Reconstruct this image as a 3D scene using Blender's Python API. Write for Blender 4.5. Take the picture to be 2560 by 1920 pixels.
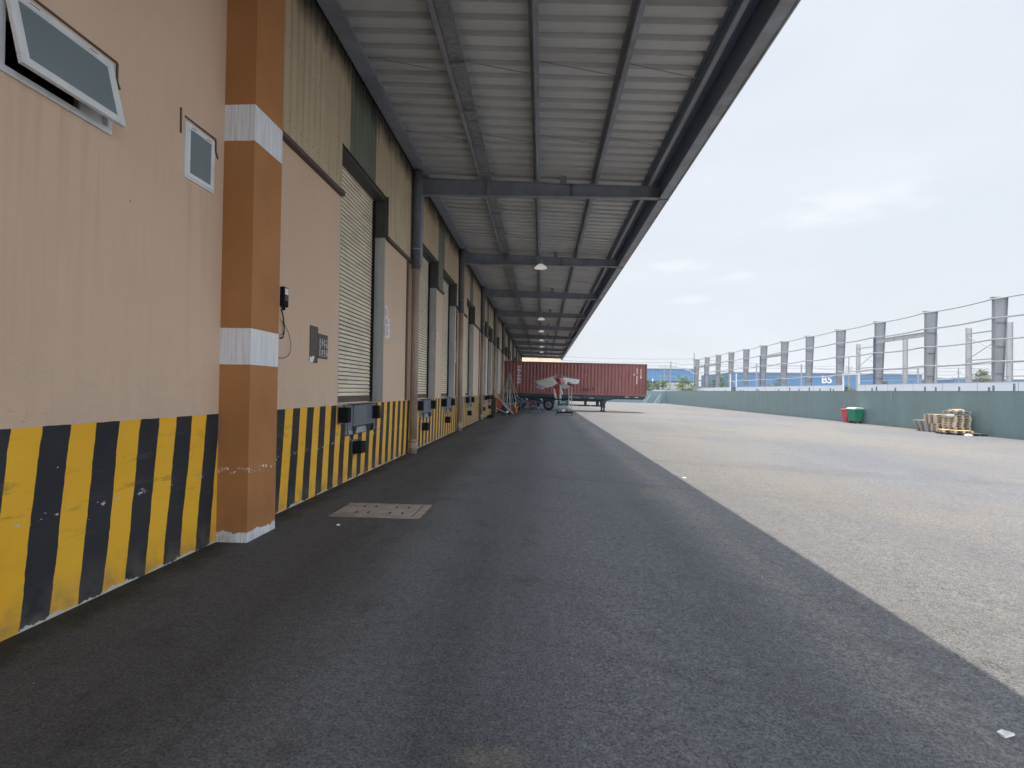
import bpy, bmesh, math, random
from mathutils import Matrix, Vector, Quaternion
random.seed(7)
scene = bpy.context.scene
for o in list(bpy.data.objects): bpy.data.objects.remove(o)

# ------------------------------------------------------------------ camera, sky, sun, exposure
def make_camera():
    F, vx, vy, roll = 1330.0, 1355 - 1280, -(977 - 960), math.radians(0.8)
    ya = Vector((vx, vy, -F)).normalized()
    za = Vector((math.sin(roll), math.cos(roll), 0)); za = (za - ya * za.dot(ya)).normalized()
    xa = ya.cross(za)
    R = Matrix((xa, ya, za))
    cam = bpy.data.cameras.new('camera'); o = bpy.data.objects.new('camera', cam)
    scene.collection.objects.link(o)
    cam.sensor_fit = 'HORIZONTAL'; cam.sensor_width = 36; cam.lens = F / 2560 * 36
    cam.clip_start = 0.05; cam.clip_end = 5000
    o.matrix_world = Matrix.Translation((0, 0, 1.6)) @ R.to_4x4()
    scene.camera = o
make_camera()
SUN = Vector((0.074, 0.13, 1.0)).normalized()
EL = math.asin(SUN.z); AZ = math.atan2(SUN.x, SUN.y)
w = bpy.data.worlds.new('World'); scene.world = w; w.use_nodes = True
nt = w.node_tree; nt.nodes.clear()
sky = nt.nodes.new('ShaderNodeTexSky'); sky.sky_type = 'NISHITA'; sky.sun_disc = False
sky.sun_elevation = EL; sky.sun_rotation = AZ; sky.air_density = 1.0; sky.dust_density = 5.0; sky.ozone_density = 1.0
bg = nt.nodes.new('ShaderNodeBackground'); bg.inputs[1].default_value = 0.115
out = nt.nodes.new('ShaderNodeOutputWorld')
tc = nt.nodes.new('ShaderNodeTexCoord')
mp = nt.nodes.new('ShaderNodeMapping'); mp.inputs['Scale'].default_value = (1, 1, 3.2)
nz = nt.nodes.new('ShaderNodeTexNoise'); nz.inputs['Scale'].default_value = 2.6; nz.inputs['Detail'].default_value = 7
nz.inputs['Roughness'].default_value = 0.52
rp = nt.nodes.new('ShaderNodeValToRGB'); rp.color_ramp.elements[0].position = 0.42; rp.color_ramp.elements[1].position = 0.72
rp.color_ramp.elements[0].color = (0.80, 0.80, 0.80, 1); rp.color_ramp.elements[1].color = (0.96, 0.96, 0.96, 1)
mx = nt.nodes.new('ShaderNodeMix'); mx.data_type = 'RGBA'
mx.inputs[7].default_value = (5.2, 5.5, 5.85, 1)
nt.links.new(tc.outputs['Generated'], mp.inputs[0]); nt.links.new(mp.outputs[0], nz.inputs[0])
nt.links.new(nz.outputs['Fac'], rp.inputs[0]); nt.links.new(rp.outputs[0], mx.inputs[0])
nt.links.new(sky.outputs[0], mx.inputs[6])
# a few small fair weather clouds low over the yard
nz2 = nt.nodes.new('ShaderNodeTexNoise'); nz2.inputs['Scale'].default_value = 17; nz2.inputs['Detail'].default_value = 6
nt.links.new(mp.outputs[0], nz2.inputs[0]); cmask = None
def mth(op, a, b_):
    n = nt.nodes.new('ShaderNodeMath'); n.operation = op
    for i, q in enumerate((a, b_)):
        if isinstance(q, bpy.types.NodeSocket): nt.links.new(q, n.inputs[i])
        else: n.inputs[i].default_value = q
    return n.outputs[0]
spc = nt.nodes.new('ShaderNodeSeparateXYZ'); nt.links.new(tc.outputs['Generated'], spc.inputs[0])
for cx, cz, cw, ch in ((0.472, 0.293, 0.085, 0.024), (0.415, 0.280, 0.05, 0.014), (0.232, 0.221, 0.055, 0.012), (0.252, 0.163, 0.05, 0.010), (0.33, 0.20, 0.03, 0.008)):
    a = mth('DIVIDE', mth('SUBTRACT', spc.outputs['X'], cx), cw); c = mth('DIVIDE', mth('SUBTRACT', spc.outputs['Z'], cz), ch)
    d = mth('SQRT', mth('ADD', mth('MULTIPLY', a, a), mth('MULTIPLY', c, c)), 0)
    q = mth('ADD', mth('SUBTRACT', 1.0, d), mth('MULTIPLY', mth('SUBTRACT', nz2.outputs['Fac'], 0.5), 2.6))
    cmask = q if cmask is None else mth('MAXIMUM', cmask, q)
cm = nt.nodes.new('ShaderNodeMapRange'); nt.links.new(cmask, cm.inputs[0]); cm.inputs[1].default_value = -0.1; cm.inputs[2].default_value = 0.9; cm.inputs[4].default_value = 0.40
mc = nt.nodes.new('ShaderNodeMix'); mc.data_type = 'RGBA'; nt.links.new(cm.outputs[0], mc.inputs[0]); nt.links.new(mx.outputs[2], mc.inputs[6]); mc.inputs[7].default_value = (6.3, 6.45, 6.6, 1)
# gain added to the unseen sky overhead and behind the viewer, to fill the shade
sp = nt.nodes.new('ShaderNodeSeparateXYZ'); nt.links.new(tc.outputs['Generated'], sp.inputs[0])
def mr(sock, a, b, c, d):
    n = nt.nodes.new('ShaderNodeMapRange'); n.interpolation_type = 'SMOOTHSTEP'; nt.links.new(sock, n.inputs[0])
    for i, q in enumerate((a, b, c, d)): n.inputs[i+1].default_value = q
    return n.outputs[0]
g1 = mr(sp.outputs['Y'], 0.25, -0.45, 1.0, 2.45); g2 = mr(sp.outputs['Z'], 0.62, 0.95, 1.0, 1.7)
gm = nt.nodes.new('ShaderNodeMath'); gm.operation = 'MULTIPLY'; nt.links.new(g1, gm.inputs[0]); nt.links.new(g2, gm.inputs[1])
gs = nt.nodes.new('ShaderNodeMath'); gs.operation = 'MULTIPLY'; nt.links.new(gm.outputs[0], gs.inputs[0]); gs.inputs[1].default_value = 0.091
bl = nt.nodes.new('ShaderNodeMix'); bl.data_type = 'RGBA'; bl.blend_type = 'MULTIPLY'
bl.inputs[0].default_value = 1; nt.links.new(mc.outputs[2], bl.inputs[6])
tn = nt.nodes.new('ShaderNodeMix'); tn.data_type = 'RGBA'; nt.links.new(mr(sp.outputs['Y'], 0.25, -0.45, 0.0, 1.0), tn.inputs[0])
tn.inputs[6].default_value = (1, 1, 1, 1); tn.inputs[7].default_value = (0.95, 1.0, 1.09, 1); nt.links.new(tn.outputs[2], bl.inputs[7])  # unseen rear sky also tinted slightly blue
nt.links.new(bl.outputs[2], bg.inputs[0]); nt.links.new(gs.outputs[0], bg.inputs[1]); nt.links.new(bg.outputs[0], out.inputs[0])
sl = bpy.data.lights.new('sun', 'SUN'); sl.energy = 2.85; sl.angle = math.radians(0.5); sl.color = (1, 0.90, 0.76)
so = bpy.data.objects.new('sun', sl); scene.collection.objects.link(so)
so.rotation_euler = SUN.to_track_quat('Z', 'Y').to_euler(); so.location = (0, 0, 60)
vs = scene.view_settings
vs.view_transform = 'Standard'; vs.look = 'None'; vs.gamma = 1; vs.exposure = 0.85; vs.use_curve_mapping = False

# ------------------------------------------------------------------ node helpers and materials
class NT:
    def __init__(s, name):
        s.m = bpy.data.materials.new(name); s.m.use_nodes = True
        s.t = s.m.node_tree; s.t.nodes.clear()
        s.o = s.t.nodes.new('ShaderNodeOutputMaterial'); s.b = s.t.nodes.new('ShaderNodeBsdfPrincipled')
        s.t.links.new(s.b.outputs[0], s.o.inputs[0])
        s.c = s.t.nodes.new('ShaderNodeTexCoord').outputs['Object']
    def put(s, sock, v):
        if isinstance(v, bpy.types.NodeSocket): s.t.links.new(v, sock)
        elif isinstance(v, (tuple, list)) and len(v) == 3 and sock.type == 'RGBA': sock.default_value = (*v, 1)
        else: sock.default_value = v
    def math(s, op, a, b=0.0, c=None, clamp=False):
        n = s.t.nodes.new('ShaderNodeMath'); n.operation = op; n.use_clamp = clamp
        s.put(n.inputs[0], a); s.put(n.inputs[1], b)
        if c is not None: s.put(n.inputs[2], c)
        return n.outputs[0]
    def noise(s, scale, detail=4, rough=0.55, stretch=(1, 1, 1), off=(0, 0, 0), vec=None):
        mp = s.t.nodes.new('ShaderNodeMapping'); s.put(mp.inputs[0], vec or s.c)
        mp.inputs['Scale'].default_value = stretch; mp.inputs['Location'].default_value = off
        n = s.t.nodes.new('ShaderNodeTexNoise'); s.t.links.new(mp.outputs[0], n.inputs[0])
        n.inputs['Scale'].default_value = scale; n.inputs['Detail'].default_value = detail; n.inputs['Roughness'].default_value = rough
        return n.outputs['Fac']
    def voro(s, scale, stretch=(1, 1, 1)):
        mp = s.t.nodes.new('ShaderNodeMapping'); s.put(mp.inputs[0], s.c); mp.inputs['Scale'].default_value = stretch
        n = s.t.nodes.new('ShaderNodeTexVoronoi'); s.t.links.new(mp.outputs[0], n.inputs[0]); n.inputs['Scale'].default_value = scale
        return n.outputs['Distance'], n.outputs['Color']
    def rng(s, v, a, b, c=0.0, d=1.0, smooth=False):
        n = s.t.nodes.new('ShaderNodeMapRange'); n.clamp = True
        if smooth: n.interpolation_type = 'SMOOTHSTEP'
        s.put(n.inputs[0], v)
        for i, q in enumerate((a, b, c, d)): n.inputs[i + 1].default_value = q
        return n.outputs[0]
    def mix(s, f, a, b, mode='MIX'):
        n = s.t.nodes.new('ShaderNodeMix'); n.data_type = 'RGBA'; n.blend_type = mode
        s.put(n.inputs[0], f); s.put(n.inputs[6], a); s.put(n.inputs[7], b)
        return n.outputs[2]
    def xyz(s):
        n = s.t.nodes.new('ShaderNodeSeparateXYZ'); s.t.links.new(s.c, n.inputs[0]); return n.outputs
    def bump(s, h, strength=0.3, dist=0.01):
        n = s.t.nodes.new('ShaderNodeBump'); n.inputs['Strength'].default_value = strength; n.inputs['Distance'].default_value = dist
        s.put(n.inputs['Height'], h); s.t.links.new(n.outputs[0], s.b.inputs['Normal'])
    def fin(s, col, rough=0.6, metal=0.0, spec=0.4):
        s.put(s.b.inputs['Base Color'], col); s.put(s.b.inputs['Roughness'], rough)
        s.b.inputs['Metallic'].default_value = metal; s.b.inputs['Specular IOR Level'].default_value = spec
        return s.m
def sc(c, k): return tuple(min(1, v * k) for v in c)
def plain(name, col, rough=0.6, var=0.18, scale=3.0, stretch=(1, 1, 1), metal=0.0, bump=0.0, dirt=None, dirt_amt=0.0, dirt_stretch=(6, 6, 0.5), dirt_scale=1.2, spec=0.4):
    n = NT(name)
    f = n.noise(scale, 5, 0.6, stretch)
    c = n.mix(n.rng(f, 0.3, 0.7), sc(col, 1 - var), sc(col, 1 + var))
    if dirt:
        d = n.noise(dirt_scale, 6, 0.65, dirt_stretch, (3.1, 7.7, 1.3))
        c = n.mix(n.rng(d, 0.48, 0.75, 0, dirt_amt), c, dirt)
    if bump: n.bump(n.noise(scale * 12, 3), bump, 0.01)
    return n.fin(c, n.rng(f, 0.2, 0.8, max(0.05, rough - 0.08), min(1, rough + 0.08)), metal, spec)

M = {}
def asphalt():
    n = NT('asphalt'); x, y, z = n.xyz()
    big = n.noise(0.16, 5, 0.6, (1.0, 0.35, 1)); mid = n.noise(1.1, 6, 0.65, (1, 0.5, 1), (5, 2, 0)); fine = n.noise(62, 5, 0.9); grit = n.noise(170, 3, 0.85); clump = n.noise(17, 5, 0.7)
    base = n.mix(n.rng(big, 0.32, 0.68), (0.107, 0.116, 0.134), (0.143, 0.150, 0.165))
    base = n.mix(n.rng(mid, 0.35, 0.75, 0, 0.40), base, (0.181, 0.183, 0.188))
    # sandy dust lying on the open yard
    sand = n.math('MULTIPLY', n.rng(n.noise(0.22, 5, 0.6, (1, 0.5, 1), (3, 9, 0)), 0.36, 0.62), n.rng(x, 1.5, 5.0, 0.15, 0.75))
    base = n.mix(sand, base, (0.182, 0.168, 0.148))
    # wheel lanes that run along the building
    wig = n.math('MULTIPLY', n.math('SUBTRACT', n.noise(0.25, 3, 0.5, (0.3, 1, 1)), 0.5), 0.7)
    brk = n.noise(0.8, 5, 0.65, (2.0, 0.25, 1), (4, 1, 0))
    for cx, wd, amt, col in ((2.08, 0.22, 0.55, (0.225, 0.215, 0.20)), (1.45, 0.28, 0.45, (0.078, 0.080, 0.087)), (0.55, 0.35, 0.35, (0.195, 0.195, 0.197)), (-0.45, 0.40, 0.55, (0.070, 0.069, 0.072)), (-1.25, 0.22, 0.25, (0.17, 0.163, 0.155)), (-1.9, 0.45, 0.60, (0.060, 0.053, 0.049))):
        d = n.math('ABSOLUTE', n.math('SUBTRACT', n.math('ADD', x, wig), cx))
        m = n.math('MULTIPLY', n.rng(d, wd*0.2, wd*1.5, 1, 0, True), n.rng(brk, 0.30, 0.62, 0.1, 1.0))
        base = n.mix(n.math('MULTIPLY', m, amt), base, col)
    # curving skid marks
    mp = n.t.nodes.new('ShaderNodeMapping'); n.t.links.new(n.c, mp.inputs[0]); mp.inputs['Rotation'].default_value = (0, 0, 0.35); rv = mp.outputs[0]
    tr = n.noise(1.5, 3, 0.5, (0.03, 1.0, 1), (1.7, 0, 0), vec=rv); base = n.mix(n.rng(tr, 0.56, 0.70, 0, 0.38), base, (0.096, 0.096, 0.100))
    st = n.noise(0.35, 6, 0.7, (0.5, 0.25, 1), (21, 3, 0)); base = n.mix(n.rng(st, 0.56, 0.66, 0, 0.25), base, (0.095, 0.094, 0.094))
    # oil and damp grime towards the wall, dark soil and moss at its foot
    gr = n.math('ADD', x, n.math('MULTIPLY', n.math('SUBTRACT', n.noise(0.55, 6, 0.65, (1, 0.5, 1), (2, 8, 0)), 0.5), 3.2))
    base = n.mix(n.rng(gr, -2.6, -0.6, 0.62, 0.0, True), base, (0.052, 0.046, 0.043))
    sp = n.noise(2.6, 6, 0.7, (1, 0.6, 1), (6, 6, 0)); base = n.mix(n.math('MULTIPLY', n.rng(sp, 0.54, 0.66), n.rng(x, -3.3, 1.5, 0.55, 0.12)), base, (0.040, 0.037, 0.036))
    edge = n.math('ADD', x, n.math('MULTIPLY', n.noise(2.4, 6, 0.7), 0.75))
    base = n.mix(n.rng(edge, -2.86, -2.55, 0.85, 0.0, True), base, n.mix(n.rng(n.noise(3.5, 4), 0.45, 0.6), (0.020, 0.018, 0.014), (0.034, 0.036, 0.018)))
    lite = n.math('MULTIPLY', n.rng(n.noise(4, 6, 0.75, (1, 0.5, 1), (8, 3, 0)), 0.58, 0.70, 0, 0.5), n.rng(x, -3.3, -1.5, 1.0, 0.0)); base = n.mix(lite, base, (0.15, 0.135, 0.115))
    def blob(cx, cy, rx, ry):
        a = n.math('MULTIPLY', n.math('SUBTRACT', x, cx), 1 / rx); b = n.math('MULTIPLY', n.math('SUBTRACT', y, cy), 1 / ry)
        d = n.math('SQRT', n.math('ADD', n.math('MULTIPLY', a, a), n.math('MULTIPLY', b, b)))
        return n.rng(n.math('ADD', d, n.math('MULTIPLY', n.math('SUBTRACT', n.noise(9, 5, 0.7), 0.5), 1.3)), 0.5, 1.2, 0.6, 0.0, True)
    base = n.mix(blob(-0.18, 2.33, 0.20, 0.085), base, (0.185, 0.170, 0.140))
    base = n.mix(blob(1.76, 8.6, 0.20, 0.5), base, (0.20, 0.185, 0.155))
    base = n.mix(n.rng(clump, 0.35, 0.65), n.mix(1.0, base, (0.80, 0.80, 0.80), 'MULTIPLY'), n.mix(1.0, base, (1.2, 1.2, 1.2), 'MULTIPLY'))
    base = n.mix(n.rng(fine, 0.40, 0.60, 0.0, 1.0), n.mix(1.0, base, (0.42, 0.42, 0.43), 'MULTIPLY'), n.mix(1.0, base, (1.62, 1.61, 1.58), 'MULTIPLY'))
    base = n.mix(n.rng(grit, 0.64, 0.74, 0, 0.7), base, (0.34, 0.33, 0.315))
    g2 = n.noise(92, 2, 0.8, (1, 1, 1), (3, 3, 3)); base = n.mix(n.rng(g2, 0.63, 0.70, 0, 0.75), base, (0.27, 0.265, 0.26)); base = n.mix(n.rng(g2, 0.30, 0.38, 0.75, 0), base, (0.035, 0.036, 0.04))
    od, oc = n.voro(0.85, (1, 0.7, 1)); on = n.math('ADD', od, n.math('MULTIPLY', n.noise(11, 4), 0.06)); base = n.mix(n.math('MULTIPLY', n.rng(on, 0.055, 0.10, 0.6, 0, True), n.rng(x, -3.3, 2.5, 1, 0.25)), base, (0.035, 0.034, 0.035))
    ck = n.math('ABSOLUTE', n.math('SUBTRACT', n.noise(0.42, 6, 0.65, (1, 0.6, 1), (13, 2, 0)), 0.5)); base = n.mix(n.math('MULTIPLY', n.rng(ck, 0.0004, 0.0013, 0.7, 0), n.rng(n.noise(0.3, 2, 0.5, (1, 1, 1), (1, 7, 0)), 0.5, 0.56)), base, (0.03, 0.03, 0.032))
    v, vc = n.voro(4.0); base = n.mix(n.math('MULTIPLY', n.rng(v, 0.014, 0.022, 0.8, 0.0), n.math('GREATER_THAN', n.noise(2.0, 2), 0.5)), base, (0.55, 0.54, 0.5))
    n.bump(n.math('ADD', fine, n.math('MULTIPLY', grit, 0.6)), 0.6, 0.007)
    return n.fin(base, n.rng(mid, 0.2, 0.8, 0.70, 0.9), 0, 0.35)
M['asphalt'] = asphalt()

def wall_mat():
    n = NT('painted_plaster'); x, y, z = n.xyz()
    wob = n.math('MULTIPLY', n.math('SUBTRACT', n.noise(2.2, 3), 0.5), 0.045)
    wob2 = n.math('MULTIPLY', n.math('SUBTRACT', n.noise(14, 2), 0.5), 0.012)
    off = n.math('MULTIPLY', n.math('GREATER_THAN', y, 6.0), 0.105)
    u = n.math('SUBTRACT', n.math('SUBTRACT', y, n.math('MULTIPLY', z, 0.1)), off)
    u = n.math('ADD', n.math('ADD', u, wob), wob2)
    fr = n.math('FRACT', n.math('DIVIDE', n.math('SUBTRACT', u, 3.019), 0.434))
    isb = n.math('GREATER_THAN', fr, 0.497)
    vv = n.noise(1.7, 5, 0.6); streak = n.noise(3.0, 5, 0.65, (4, 4, 0.35))
    yel = n.mix(n.rng(vv, 0.3, 0.7), (0.80, 0.405, 0.010), (0.88, 0.47, 0.022))
    blk = n.mix(n.rng(vv, 0.3, 0.7), (0.016, 0.018, 0.022), (0.034, 0.036, 0.042))
    st = n.mix(isb, yel, blk)
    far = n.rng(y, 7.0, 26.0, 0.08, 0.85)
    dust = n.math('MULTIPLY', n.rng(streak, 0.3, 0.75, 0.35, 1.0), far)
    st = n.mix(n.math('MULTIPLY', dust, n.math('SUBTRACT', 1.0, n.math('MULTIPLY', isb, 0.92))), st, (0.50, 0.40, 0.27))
    # low splash dirt
    st = n.mix(n.math('MULTIPLY', n.rng(z, 0.02, 0.32, 0.55, 0.0), n.rng(n.noise(7, 5), 0.35, 0.65)), st, (0.16, 0.135, 0.10))
    # paint chipped to white plaster along one scraped line and along the base
    cv = n.noise(16, 4, 0.7, (1, 0.8, 1.2)); line = n.math('ABSOLUTE', n.math('SUBTRACT', z, n.math('ADD', 0.705, n.math('MULTIPLY', n.math('SUBTRACT', n.noise(0.9, 2), 0.5), 0.12))))
    chip = n.math('MULTIPLY', n.rng(cv, 0.60, 0.62), n.rng(line, 0.018, 0.035, 1, 0))
    chip = n.math('MAXIMUM', chip, n.rng(n.math('ADD', n.math('SUBTRACT', 0.0, z), n.math('MULTIPLY', n.math('SUBTRACT', n.noise(3.2, 6, 0.75), 0.5), 0.22)), -0.012, -0.006))
    chip = n.math('MAXIMUM', chip, n.math('MULTIPLY', n.rng(n.noise(22, 3, 0.6, (1, 1, 1), (4, 4, 4)), 0.735, 0.75), 0.8))
    st = n.mix(chip, st, (0.52, 0.50, 0.46))
    scf = n.math('MULTIPLY', n.rng(n.noise(3.2, 6, 0.7, (1, 0.5, 3), (9, 9, 1)), 0.56, 0.66, 0, 0.45), n.rng(n.math('ABSOLUTE', n.math('SUBTRACT', z, 0.85)), 0.1, 0.5, 1, 0)); st = n.mix(scf, st, (0.10, 0.085, 0.06))
    # warm beige plaster above
    b1 = n.noise(0.5, 4, 0.55); pl = n.mix(n.rng(b1, 0.3, 0.7), (0.615, 0.435, 0.305), (0.68, 0.49, 0.35))
    pl = n.mix(n.rng(streak, 0.48, 0.78, 0, 0.2), pl, (0.42, 0.325, 0.25)); pl = n.mix(n.math('MULTIPLY', n.rng(n.noise(2.0, 6, 0.7), 0.45, 0.7, 0, 0.35), n.rng(z, 1.3, 2.1, 1, 0)), pl, (0.36, 0.30, 0.25))
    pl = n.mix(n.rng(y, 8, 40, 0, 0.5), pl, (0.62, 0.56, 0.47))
    for ya, yb in ((3.02, 3.84), (4.70, 5.10)):
        inw = n.math('MULTIPLY', n.rng(y, ya, ya+0.06), n.rng(y, yb-0.06, yb, 1, 0)); dr = n.noise(5.5, 4, 0.6, (3, 3, 0.12), (2, 5, 0))
        pl = n.mix(n.math('MULTIPLY', n.math('MULTIPLY', inw, n.rng(dr, 0.46, 0.66)), n.math('MULTIPLY', n.rng(z, 1.6, 3.5, 0, 0.24), n.math('LESS_THAN', z, 3.5))), pl, (0.30, 0.235, 0.18))
    spot = n.rng(n.noise(9, 3, 0.5, (1, 1, 1), (1, 2, 3)), 0.755, 0.775); pl = n.mix(n.math('MULTIPLY', spot, 0.6), pl, (0.25, 0.15, 0.09))
    crack = n.math('ABSOLUTE', n.math('SUBTRACT', n.noise(1.3, 5, 0.6, (1, 0.45, 1), (7, 0, 3)), 0.5))
    pl = n.mix(n.math('MULTIPLY', n.rng(crack, 0.0006, 0.0016, 0.5, 0.0), n.rng(z, 1.4, 2.2, 1, 0)), pl, (0.27, 0.21, 0.17))
    zz = n.math('ADD', z, n.math('MULTIPLY', n.math('SUBTRACT', n.noise(5, 4, 0.6), 0.5), 0.02))
    col = n.mix(n.math('GREATER_THAN', zz, 1.315), st, pl)
    n.bump(n.math('ADD', n.noise(30, 4), n.math('MULTIPLY', n.noise(2.5, 3), 2.0)), 0.16, 0.01)
    return n.fin(col, 0.72, 0, 0.3)
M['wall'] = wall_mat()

def pillar_mat():
    n = NT('brown_paint'); x, y, z = n.xyz()
    brush = n.noise(9, 4, 0.6, (6, 6, 0.25)); v = n.noise(1.3, 4)
    br = n.mix(n.rng(v, 0.3, 0.7), (0.36, 0.150, 0.045), (0.44, 0.195, 0.068)); br = n.mix(n.rng(brush, 0.45, 0.75, 0, 0.25), br, (0.40, 0.21, 0.10))
    wh = n.mix(n.rng(brush, 0.38, 0.66, 0.0, 0.7), (0.80, 0.80, 0.80), (0.52, 0.51, 0.50))
    wz = n.math('ADD', z, n.math('MULTIPLY', n.math('SUBTRACT', n.noise(11, 3), 0.5), 0.008))
    def band(a, b): return n.math('MULTIPLY', n.math('GREATER_THAN', wz, a), n.math('LESS_THAN', wz, b))
    zb = n.math('ADD', z, n.math('MULTIPLY', n.math('SUBTRACT', n.noise(3.5, 6, 0.75), 0.5), 0.22))
    f = n.math('MAXIMUM', n.math('MAXIMUM', band(4.14, 4.515), band(1.825, 2.20)), n.math('LESS_THAN', zb, 0.10))
    chip = n.math('MULTIPLY', n.rng(n.noise(18, 4, 0.7), 0.57, 0.59), n.rng(n.math('ABSOLUTE', n.math('SUBTRACT', z, 0.735)), 0.02, 0.035, 1, 0))
    col = n.mix(n.math('MAXIMUM', f, chip), br, wh)
    col = n.mix(n.math('MULTIPLY', n.rng(n.noise(6, 5), 0.4, 0.7), n.rng(z, 0.0, 0.6, 0.5, 0.0)), col, (0.18, 0.12, 0.08))
    n.bump(brush, 0.12, 0.008); return n.fin(col, 0.66, 0, 0.35)
M['pillar'] = pillar_mat()

def clad_mat(name, a, b, rust):
    n = NT(name); x, y, z = n.xyz()
    s1 = n.noise(2.2, 6, 0.65, (5, 5, 0.22)); s2 = n.noise(0.5, 4, 0.6, (1, 1, 0.6), (3, 1, 2))
    c = n.mix(n.rng(s2, 0.3, 0.7), a, b); c = n.mix(n.rng(s1, 0.48, 0.74, 0, 0.55), c, rust)
    # near-black towards the top edge, with a ragged lower limit
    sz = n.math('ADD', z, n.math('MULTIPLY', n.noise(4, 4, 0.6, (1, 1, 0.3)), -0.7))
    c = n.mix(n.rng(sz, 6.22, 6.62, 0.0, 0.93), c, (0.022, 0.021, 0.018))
    # fixing screws in rows
    yy = n.math('SUBTRACT', n.math('FRACT', n.math('DIVIDE', n.math('SUBTRACT', y, 6.53), 0.183)), 0.5); yy = n.math('MULTIPLY', yy, 0.183)
    d = None
    for zr in (5.02, 5.985, 6.95):
        q = n.math('SUBTRACT', z, zr); q = n.math('SQRT', n.math('ADD', n.math('MULTIPLY', q, q), n.math('MULTIPLY', yy, yy)))
        d = q if d is None else n.math('MINIMUM', d, q)
    c = n.mix(n.rng(d, 0.010, 0.014, 0.85, 0.0), c, (0.02, 0.017, 0.014))
    return n.fin(c, 0.55, 0.0, 0.4)
M['clad'] = clad_mat('cream_sheet', (0.49, 0.385, 0.255), (0.575, 0.46, 0.315), (0.32, 0.255, 0.165))
M['trans'] = clad_mat('weathered_translucent_sheet', (0.150, 0.160, 0.120), (0.215, 0.225, 0.180), (0.08, 0.085, 0.065))
M['roof'] = plain('roof_sheet', (0.53, 0.535, 0.535), 0.5, 0.10, 0.7, dirt=(0.33, 0.31, 0.25), dirt_amt=0.5, dirt_stretch=(0.25, 2, 2), dirt_scale=1.4)
M['steel'] = plain('grey_painted_steel', (0.26, 0.28, 0.325), 0.5, 0.15, 2.5, dirt=(0.085, 0.078, 0.072), dirt_amt=0.5, dirt_stretch=(1, 1, 1))
M['flare_blue_steel'] = plain('flare_tinted_steel', (0.155, 0.19, 0.265), 0.5, 0.12, 1.5)  # blue of the lens flare along the canopy edge put into the colour
M['steel_light'] = plain('pale_grey_steel', (0.33, 0.35, 0.38), 0.5, 0.12, 2.5, dirt=(0.22, 0.2, 0.18), dirt_amt=0.5, dirt_stretch=(1, 1, 1))
M['galv'] = plain('galvanised_steel', (0.27, 0.275, 0.285), 0.45, 0.3, 14, metal=0.3, dirt=(0.10, 0.095, 0.09), dirt_amt=0.7, dirt_stretch=(1, 1, 1), dirt_scale=5)
M['gutter'] = plain('gutter_steel', (0.31, 0.33, 0.37), 0.5, 0.2, 3, dirt=(0.14, 0.12, 0.10), dirt_amt=0.8, dirt_stretch=(1, 0.6, 1), dirt_scale=2)
M['dark'] = plain('dark_opening', (0.030, 0.032, 0.030), 0.7, 0.3, 4)
M['blackish'] = plain('black_rubber', (0.009, 0.009, 0.010), 0.75, 0.3, 9, bump=0.2, spec=0.2)
M['darkgreen'] = plain('dark_green_grey_steel', (0.060, 0.064, 0.056), 0.55, 0.2, 3)
M['jamb'] = plain('grey_cement', (0.40, 0.395, 0.375), 0.85, 0.12, 1.6, bump=0.15, dirt=(0.22, 0.20, 0.17), dirt_amt=0.6)
M['shutter'] = plain('cream_shutter', (0.80, 0.70, 0.53), 0.38, 0.08, 1.0, dirt=(0.36, 0.31, 0.22), dirt_amt=0.5, dirt_stretch=(1, 0.6, 1.6), dirt_scale=2.0)
M['slot'] = plain('shutter_gap', (0.045, 0.035, 0.024), 0.8, 0.2, 3)
M['brownbar'] = plain('brown_trim', (0.095, 0.070, 0.052), 0.6, 0.25, 4)
M['pipe'] = plain('tan_pipe', (0.36, 0.275, 0.205), 0.55, 0.10, 1.2, dirt=(0.17, 0.12, 0.085), dirt_amt=0.8, dirt_stretch=(2, 2, 0.4), dirt_scale=2)
M['pipe_grey'] = plain('grey_pipe', (0.115, 0.118, 0.13), 0.45, 0.12, 1.5)
M['white'] = plain('white_paint', (0.78, 0.78, 0.77), 0.4, 0.05, 2)
def lamp_mat():
    n = NT('lit_lamp_face'); n.b.inputs['Emission Color'].default_value = (1, 0.98, 0.95, 1); n.b.inputs['Emission Strength'].default_value = 0.16
    return n.fin((0.85, 0.85, 0.84), 0.4)
M['lamp'] = lamp_mat()
M['upvc'] = plain('white_window_plastic', (0.74, 0.75, 0.75), 0.35, 0.05, 3, dirt=(0.4, 0.38, 0.34), dirt_amt=0.4, dirt_stretch=(2, 2, 2), dirt_scale=3)
def glass_mat():
    n = NT('grey_glass'); f = n.noise(1.5, 3)
    c = n.mix(n.rng(f, 0.3, 0.7), (0.185, 0.225, 0.235), (0.21, 0.25, 0.26))
    v, vc = n.voro(9, (1, 1, 0.45)); c = n.mix(n.math('MULTIPLY', n.rng(v, 0.05, 0.08, 0.7, 0), n.rng(n.noise(3, 2, 0.5, (1, 1, 1), (1.2, 0.3, 0)), 0.56, 0.6)), c, (0.6, 0.62, 0.62))
    return n.fin(c, 0.12, 0, 0.5)
M['glass'] = glass_mat()
M['plate'] = plain('grey_blue_plate', (0.155, 0.172, 0.195), 0.5, 0.25, 5, (1, 4, 0.4), metal=0.2, dirt=(0.07, 0.06, 0.05), dirt_amt=0.6)
M['brownsign'] = plain('brown_sign', (0.075, 0.045, 0.036), 0.5, 0.1, 4)
M['paper'] = plain('paper', (0.74, 0.74, 0.73), 0.8, 0.04, 5)
M['ink'] = plain('ink_grey', (0.22, 0.21, 0.23), 0.8, 0.1, 5)
M['inkred'] = plain('ink_red', (0.50, 0.24, 0.22), 0.8, 0.1, 5)
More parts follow.
